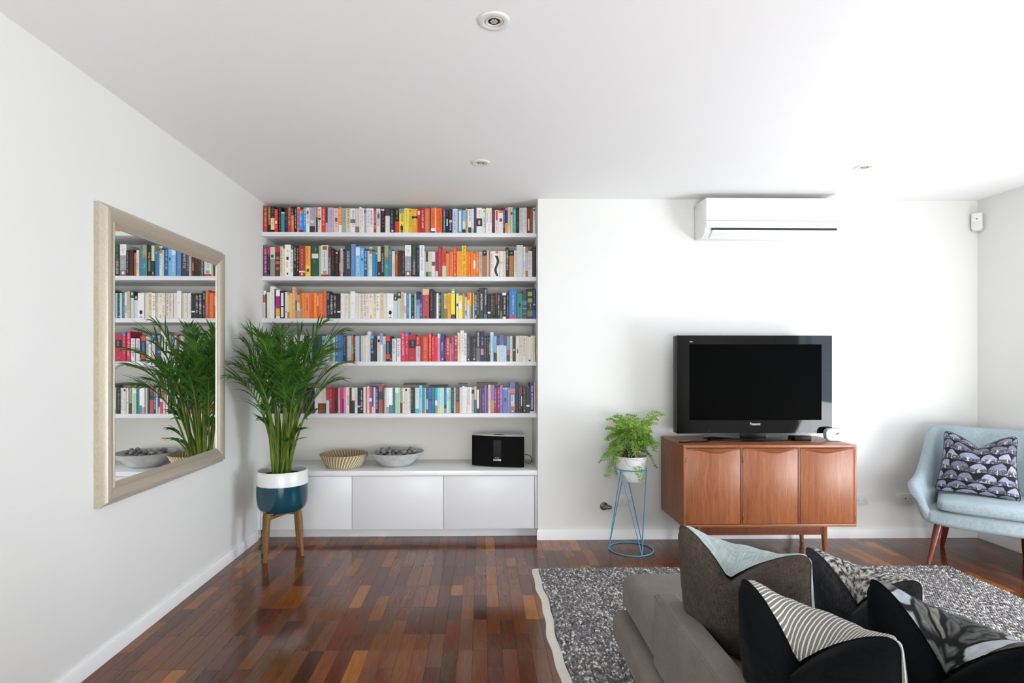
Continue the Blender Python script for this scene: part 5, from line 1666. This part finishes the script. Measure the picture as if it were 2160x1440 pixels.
lathe('pot', [(0, 0), (0.070, 0), (0.077, 0.005), (0.092, 0.055), (0.1005, 0.092), (0.112, 0.160), (0.114, 0.178), (0.110, 0.179), (0.106, 0.160), (0.10, 0.120), (0, 0.118)], MARB, fern, 48)
lathe('soil', [(0, 0.150), (0.10, 0.148), (0.103, 0.146), (0.10, 0.125), (0, 0.125)], SOIL, fern, 32)
FLEAF = leafmat('fern_leaf', '6a9630', 'a0c455', 'b2d860', 0.5)
FSTEM = M('3a2a1e', 0.6, vary=0)
fr = random.Random(8)
def fernfrond(az, reach, rise, droop):
    dx, dy = cos(az), sin(az)
    b = Vector((0.03 * dx * fr.random(), 0.03 * dy * fr.random(), 0.147))
    m = Vector((dx * reach * 0.42, dy * reach * 0.42, 0.15 + rise)); e = Vector((dx * reach, dy * reach, 0.15 + rise - droop))
    K = 14; C = [bez(b, m, e, i / K) for i in range(K + 1)]
    lim = lambda p: Vector((p.x, min(p.y, ROOM_B - 0.015 - FY), max(p.z, 0.0)))
    C = [lim(c) for c in C]
    st = tube('frond', C, [0.0013 - 0.0009 * i / K for i in range(K + 1)], FSTEM, fern, 4)
    v = []; f = []
    nb = 9
    for k in range(nb):
        q = 0.38 + 0.62 * (k + 0.5) / nb
        fi = q * K; i = min(K - 1, int(fi)); c = C[i].lerp(C[i + 1], fi - i); d = (C[i + 1] - C[i]).normalized()
        sd = d.cross(Vector((0, 0, 1))); sd = sd.normalized() if sd.length > 0.1 else Vector((1, 0, 0))
        for s in (-1, 1):
            bl = 0.062 * (1 - 0.65 * (k / nb)) * fr.uniform(0.8, 1.2)
            bd = (sd * s + d * 0.7 + Vector((0, 0, fr.uniform(-0.3, 0.35)))).normalized()
            for j in range(5):
                p = c + bd * bl * (j + 0.6) / 5 + Vector((0, 0, -0.01 * (j / 5) ** 2))
                sz = 0.0098 * fr.uniform(0.7, 1.2)
                up = Vector((fr.gauss(0, 0.5), fr.gauss(0, 0.5) - 0.4, 1)).normalized()
                ax = (bd.cross(up) * (1 if j % 2 else -1) + bd * fr.uniform(0.1, 0.8)).normalized(); sdv = ax.cross(up).normalized()
                bI = len(v)
                for pt in (p, p + ax * sz * 0.9 + sdv * sz * 0.75, p + ax * sz * 1.35 + sdv * sz * 0.25, p + ax * sz * 1.3 - sdv * sz * 0.3, p + ax * sz * 0.85 - sdv * sz * 0.75): v.append(lim(pt))
                f.append((bI, bI + 1, bI + 2, bI + 3, bI + 4))
    pyd('leaflets', v, f, FLEAF, st, 0)
for k in range(64):
    az = 2 * pi * k / 64 * 3.0 + fr.uniform(-0.3, 0.3)
    u = fr.random()
    if u < 0.42: fernfrond(az, fr.uniform(0.10, 0.19), fr.uniform(0.22, 0.33), fr.uniform(0.0, 0.09))
    elif u < 0.75: fernfrond(az, fr.uniform(0.15, 0.22), fr.uniform(0.16, 0.24), fr.uniform(0.10, 0.18))
    elif sin(az) < -0.35: fernfrond(az, fr.uniform(0.10, 0.16), fr.uniform(0.16, 0.26), fr.uniform(0.0, 0.06))
    else: fernfrond(az, fr.uniform(0.16, 0.21), fr.uniform(0.12, 0.18), fr.uniform(0.20, 0.30))
for az in (-0.25, 0.35): fernfrond(az, 0.235, 0.34, 0.02)
for az in (-1.35,): fernfrond(az, 0.150, 0.08, 0.20)

# ------------------------------------------------------------------ armchair
UPH = fabric('pale_blue_linen', '82959c', 'adbabd', 800, 0.92, 0.15, bump=0.3, blot=0.2)
UPIPE = fabric('pale_blue_piping', '80929a', 'a4b2b6', 800)
REDW = wood('red_brown_legs', '4a1710', '6a261a', '7a3424', (30, 30, 3), 0.28, coat=0.3)
wa = radians(-39); wv = Vector((cos(wa), sin(wa))); bv = Vector((-sin(wa), cos(wa)))
C0 = Vector((2.853, 3.647)) + wv * 0.385
ch = thing('armchair', 'pale blue upholstered armchair with red-brown legs in the corner', 'armchair', (C0.x, C0.y, 0), wa)
# shell: arms and back in one sweep; plan half-width, top height, flare and recline along the path
key = [  # s, x, y, top, flare_x, flare_y, bottom
    (0.00, -0.318, 0.002, 0.455, -0.060, -0.005, 0.272), (0.03, -0.317, 0.022, 0.496, -0.080, -0.010, 0.268), (0.10, -0.313, 0.10, 0.514, -0.088, 0.0, 0.262), (0.20, -0.306, 0.20, 0.534, -0.074, 0.01, 0.258),
    (0.245, -0.301, 0.26, 0.566, -0.058, 0.02, 0.256), (0.285, -0.296, 0.32, 0.690, -0.034, 0.04, 0.255), (0.325, -0.290, 0.38, 0.812, -0.018, 0.07, 0.255), (0.365, -0.282, 0.425, 0.858, -0.008, 0.09, 0.255), (0.40, -0.258, 0.455, 0.863, 0.0, 0.11, 0.255), (0.5, -0.018, 0.475, 0.850, 0.0, 0.125, 0.255)]
key = [(s, x, y * 0.93, t_, fx, fy * 0.72, b) for s, x, y, t_, fx, fy, b in key]
key += [(1 - s, -x * 0.85, y, t_, -fx, fy, b) for s, x, y, t_, fx, fy, b in reversed(key[:-1])]
def interp(s):
    for a, b in zip(key, key[1:]):
        if a[0] <= s <= b[0]:
            q = (s - a[0]) / (b[0] - a[0]); q = q
            return [a[i] + (b[i] - a[i]) * q for i in range(7)]
    return list(key[-1])
NS = 84
S_ = [interp(i / NS) for i in range(NS + 1)]
for _ in range(2):  # smooth the control values so the sweep flows
    S_ = [S_[0]] + [[(a[i] + 2 * b[i] + c[i]) / 4 for i in range(7)] for a, b, c in zip(S_, S_[1:], S_[2:])] + [S_[-1]]
bm = bmesh.new(); rings = []
TH = 0.058
for i, q in enumerate(S_):
    p, n2 = S_[max(0, i - 1)], S_[min(NS, i + 1)]
    tx, ty = n2[1] - p[1], n2[2] - p[2]; l_ = sqrt(tx * tx + ty * ty); ox, oy = -ty / l_, tx / l_   # outward
    _, x, y, zt_, fx, fy, zb_ = q
    pts = []
    def at(hq, off, z): 
        g = hq ** 1.25
        return (x + fx * g + ox * off, y + fy * g + oy * off, z)
    hgt = zt_ - zb_
    th_ = TH
    for hq in (0.0, 0.10, 0.25, 0.45, 0.65, 0.82, 0.92): pts.append(at(hq, th_ * (0.55 if hq == 0 else 0.85 if hq < 0.2 else 1.0), zb_ + hgt * hq))
    r_ = th_ / 2
    for a in (20, 50, 90, 130, 160):
        pts.append(at(1.0, r_ + r_ * cos(radians(a)) * 1.0, zt_ - r_ * 0.8 + r_ * 0.8 * sin(radians(a))))
    for hq in (0.92, 0.82, 0.65, 0.45, 0.25, 0.10, 0.0): pts.append(at(hq, 0.0, zb_ + hgt * hq))
    rings.append([bm.verts.new(v_) for v_ in pts])
for a, b in zip(rings, rings[1:]):
    for k in range(len(a)): bm.faces.new((a[k], a[(k + 1) % len(a)], b[(k + 1) % len(b)], b[k]))
for rg, sgn in ((rings[0], -1), (rings[-1], 1)):   # soft arm fronts
    c = Vector((0, 0, 0))
    for v_ in rg: c += v_.co
    c /= len(rg)
    inner = [bm.verts.new((c + (v_.co - c) * 0.55) + Vector((0, -0.014, 0))) for v_ in rg]
    for k in range(len(rg)): bm.faces.new((rg[k], rg[(k + 1) % len(rg)], inner[(k + 1) % len(rg)], inner[k]))
    bm.faces.new(inner)
finish('arm_and_back_shell', bm, UPH, ch, 55)
def seatf(p):
    z = p.z
    z += 0.020 * ((p.x / 0.36) ** 4) * max(0.0, (0.352 - z) / 0.1)
    return (p.x, p.y - 0.012 * (1 - (p.x / 0.36) ** 2) * max(0.0, min(1.0, (0.12 - p.y) / 0.12)), z)
softbox('seat_base', (-0.358, -0.015, 0.252), (0.330, 0.44, 0.352), 0.03, UPH, ch, seatf, 4, 10)
def cushf(p):
    u = (p.x + 0.018) / 0.285; v = (p.y - 0.195) / 0.235
    g = max(0, 1 - u ** 4) * max(0, 1 - v ** 4)
    mid_ = 0.394
    return (p.x, p.y - 0.018 * (1 - u * u) * max(0.0, min(1.0, (0.12 - p.y) / 0.12)), mid_ + (p.z - mid_) * (0.80 + 0.42 * g))
softbox('seat_cushion', (-0.298, -0.030, 0.356), (0.256, 0.405, 0.436), 0.032, UPH, ch, cushf, 4, 12)
pp = [(-0.296, 0.395, 0.376), (-0.299, 0.20, 0.375), (-0.296, 0.0, 0.374), (-0.284, -0.028, 0.374)] + [(x_, -0.031 - 0.018 * (1 - (x_ / 0.3) ** 2), 0.374) for x_ in (-0.24, -0.15, -0.05, 0.05, 0.15, 0.22)] + [(0.250, -0.030, 0.374), (0.260, 0.0, 0.374), (0.263, 0.2, 0.375), (0.256, 0.395, 0.376)]
tube('seat_piping', pp, 0.0035, UPIPE, ch, 6)
for (x0, y0, x1, y1) in ((-0.290, 0.070, -0.345, -0.022), (0.275, 0.070, 0.320, -0.022), (-0.240, 0.42, -0.272, 0.515), (0.150, 0.42, 0.160, 0.505)):
    tube('leg', [(x0, y0, 0.275), (x0 * 0.4 + x1 * 0.6, y0 * 0.4 + y1 * 0.6, 0.11), (x1, y1, 0.004)], [0.0235, 0.0195, 0.0135], REDW, ch, 18)
    lathe('glide', [(0, 0), (0.012, 0), (0.0125, 0.005), (0, 0.005)], M('b8b4ac', 0.4, metal=0.5), ch, 14, mtx=Matrix.Translation((x1, y1, 0)))
# scallop-print cushion
t, uvv = uv_mat('mushroom_scallop_print')
sp = t.node('ShaderNodeSeparateXYZ'); t.link(uvv, sp.inputs[0])
NX, NY = 5.0, 7.0
wob = t.noise(uvv, 5, 2)
yy = t.math('ADD', t.math('MULTIPLY', sp.outputs[1], NY), t.math('MULTIPLY', wob, 0.7))
row = t.math('FLOOR', yy)
fy_ = t.math('FRACT', yy)
xx = t.math('ADD', t.math('MULTIPLY', sp.outputs[0], NX), t.math('ADD', t.math('MULTIPLY', row, 0.5), t.math('MULTIPLY', wob, 0.9)))
fx_ = t.math('SUBTRACT', t.math('FRACT', xx), 0.5)
cxn = t.math('FLOOR', xx)
rr = t.math('ADD', t.math('MULTIPLY', t.math('MULTIPLY', fx_, fx_), 3.4), t.math('MULTIPLY', t.math('MULTIPLY', t.math('SUBTRACT', fy_, 0.10), t.math('SUBTRACT', fy_, 0.10)), 1.35))
cap = t.ramp(rr, [(0.80, (1, 1, 1, 1)), (0.90, (0, 0, 0, 1))])
hsh = t.math('FRACT', t.math('MULTIPLY', t.math('SINE', t.math('ADD', t.math('MULTIPLY', cxn, 12.99), t.math('MULTIPLY', row, 78.23))), 437.5))
capc = t.ramp(hsh, [(0.0, rgb('6a6c84')), (0.25, rgb('8a8ca8')), (0.5, rgb('5c5f74')), (0.75, rgb('9a9cb4'))], 'CONSTANT')
under = t.math('MULTIPLY', t.math('LESS_THAN', fy_, 0.40), t.math('GREATER_THAN', t.noise(uvv, 26, 3), 0.43))
capc = t.mix(under, capc, rgb('17181e'))
stem = t.math('MULTIPLY', t.math('LESS_THAN', t.math('ABSOLUTE', t.math('ADD', fx_, t.math('MULTIPLY', t.math('SUBTRACT', t.noise(uvv, 40, 2), 0.5), 0.3))), 0.045), t.math('LESS_THAN', fy_, 0.40))
capc = t.mix(stem, capc, rgb('c9c4ba'))
t.color(t.mix(cap, rgb('121318'), t.mix(0.25, capc, t.ramp(t.noise(uvv, 60, 3), [(0.35, rgb('2a2c34')), (0.65, rgb('c0c0c8'))]))))
SCAL = t.set(0.75, 0.2, sheen=0.2)
NAVY = fabric('navy_cloth', '14151c', '26283a', 700)
def CHW(x, y, z): 
    p = C0 + wv * x + bv * y; return (p.x, p.y, z)
cushion('cushion', 'dark cushion printed with lilac mushroom caps, on the pale blue armchair', CHW(-0.262, 0.325, 0.842), CHW(0.105, 0.29, 0.832), 20, 0.42, 0.15, SCAL, SCAL, NAVY, 0.085, taper=0.16, roll=False, foot=(-bv.x, -bv.y, 0))
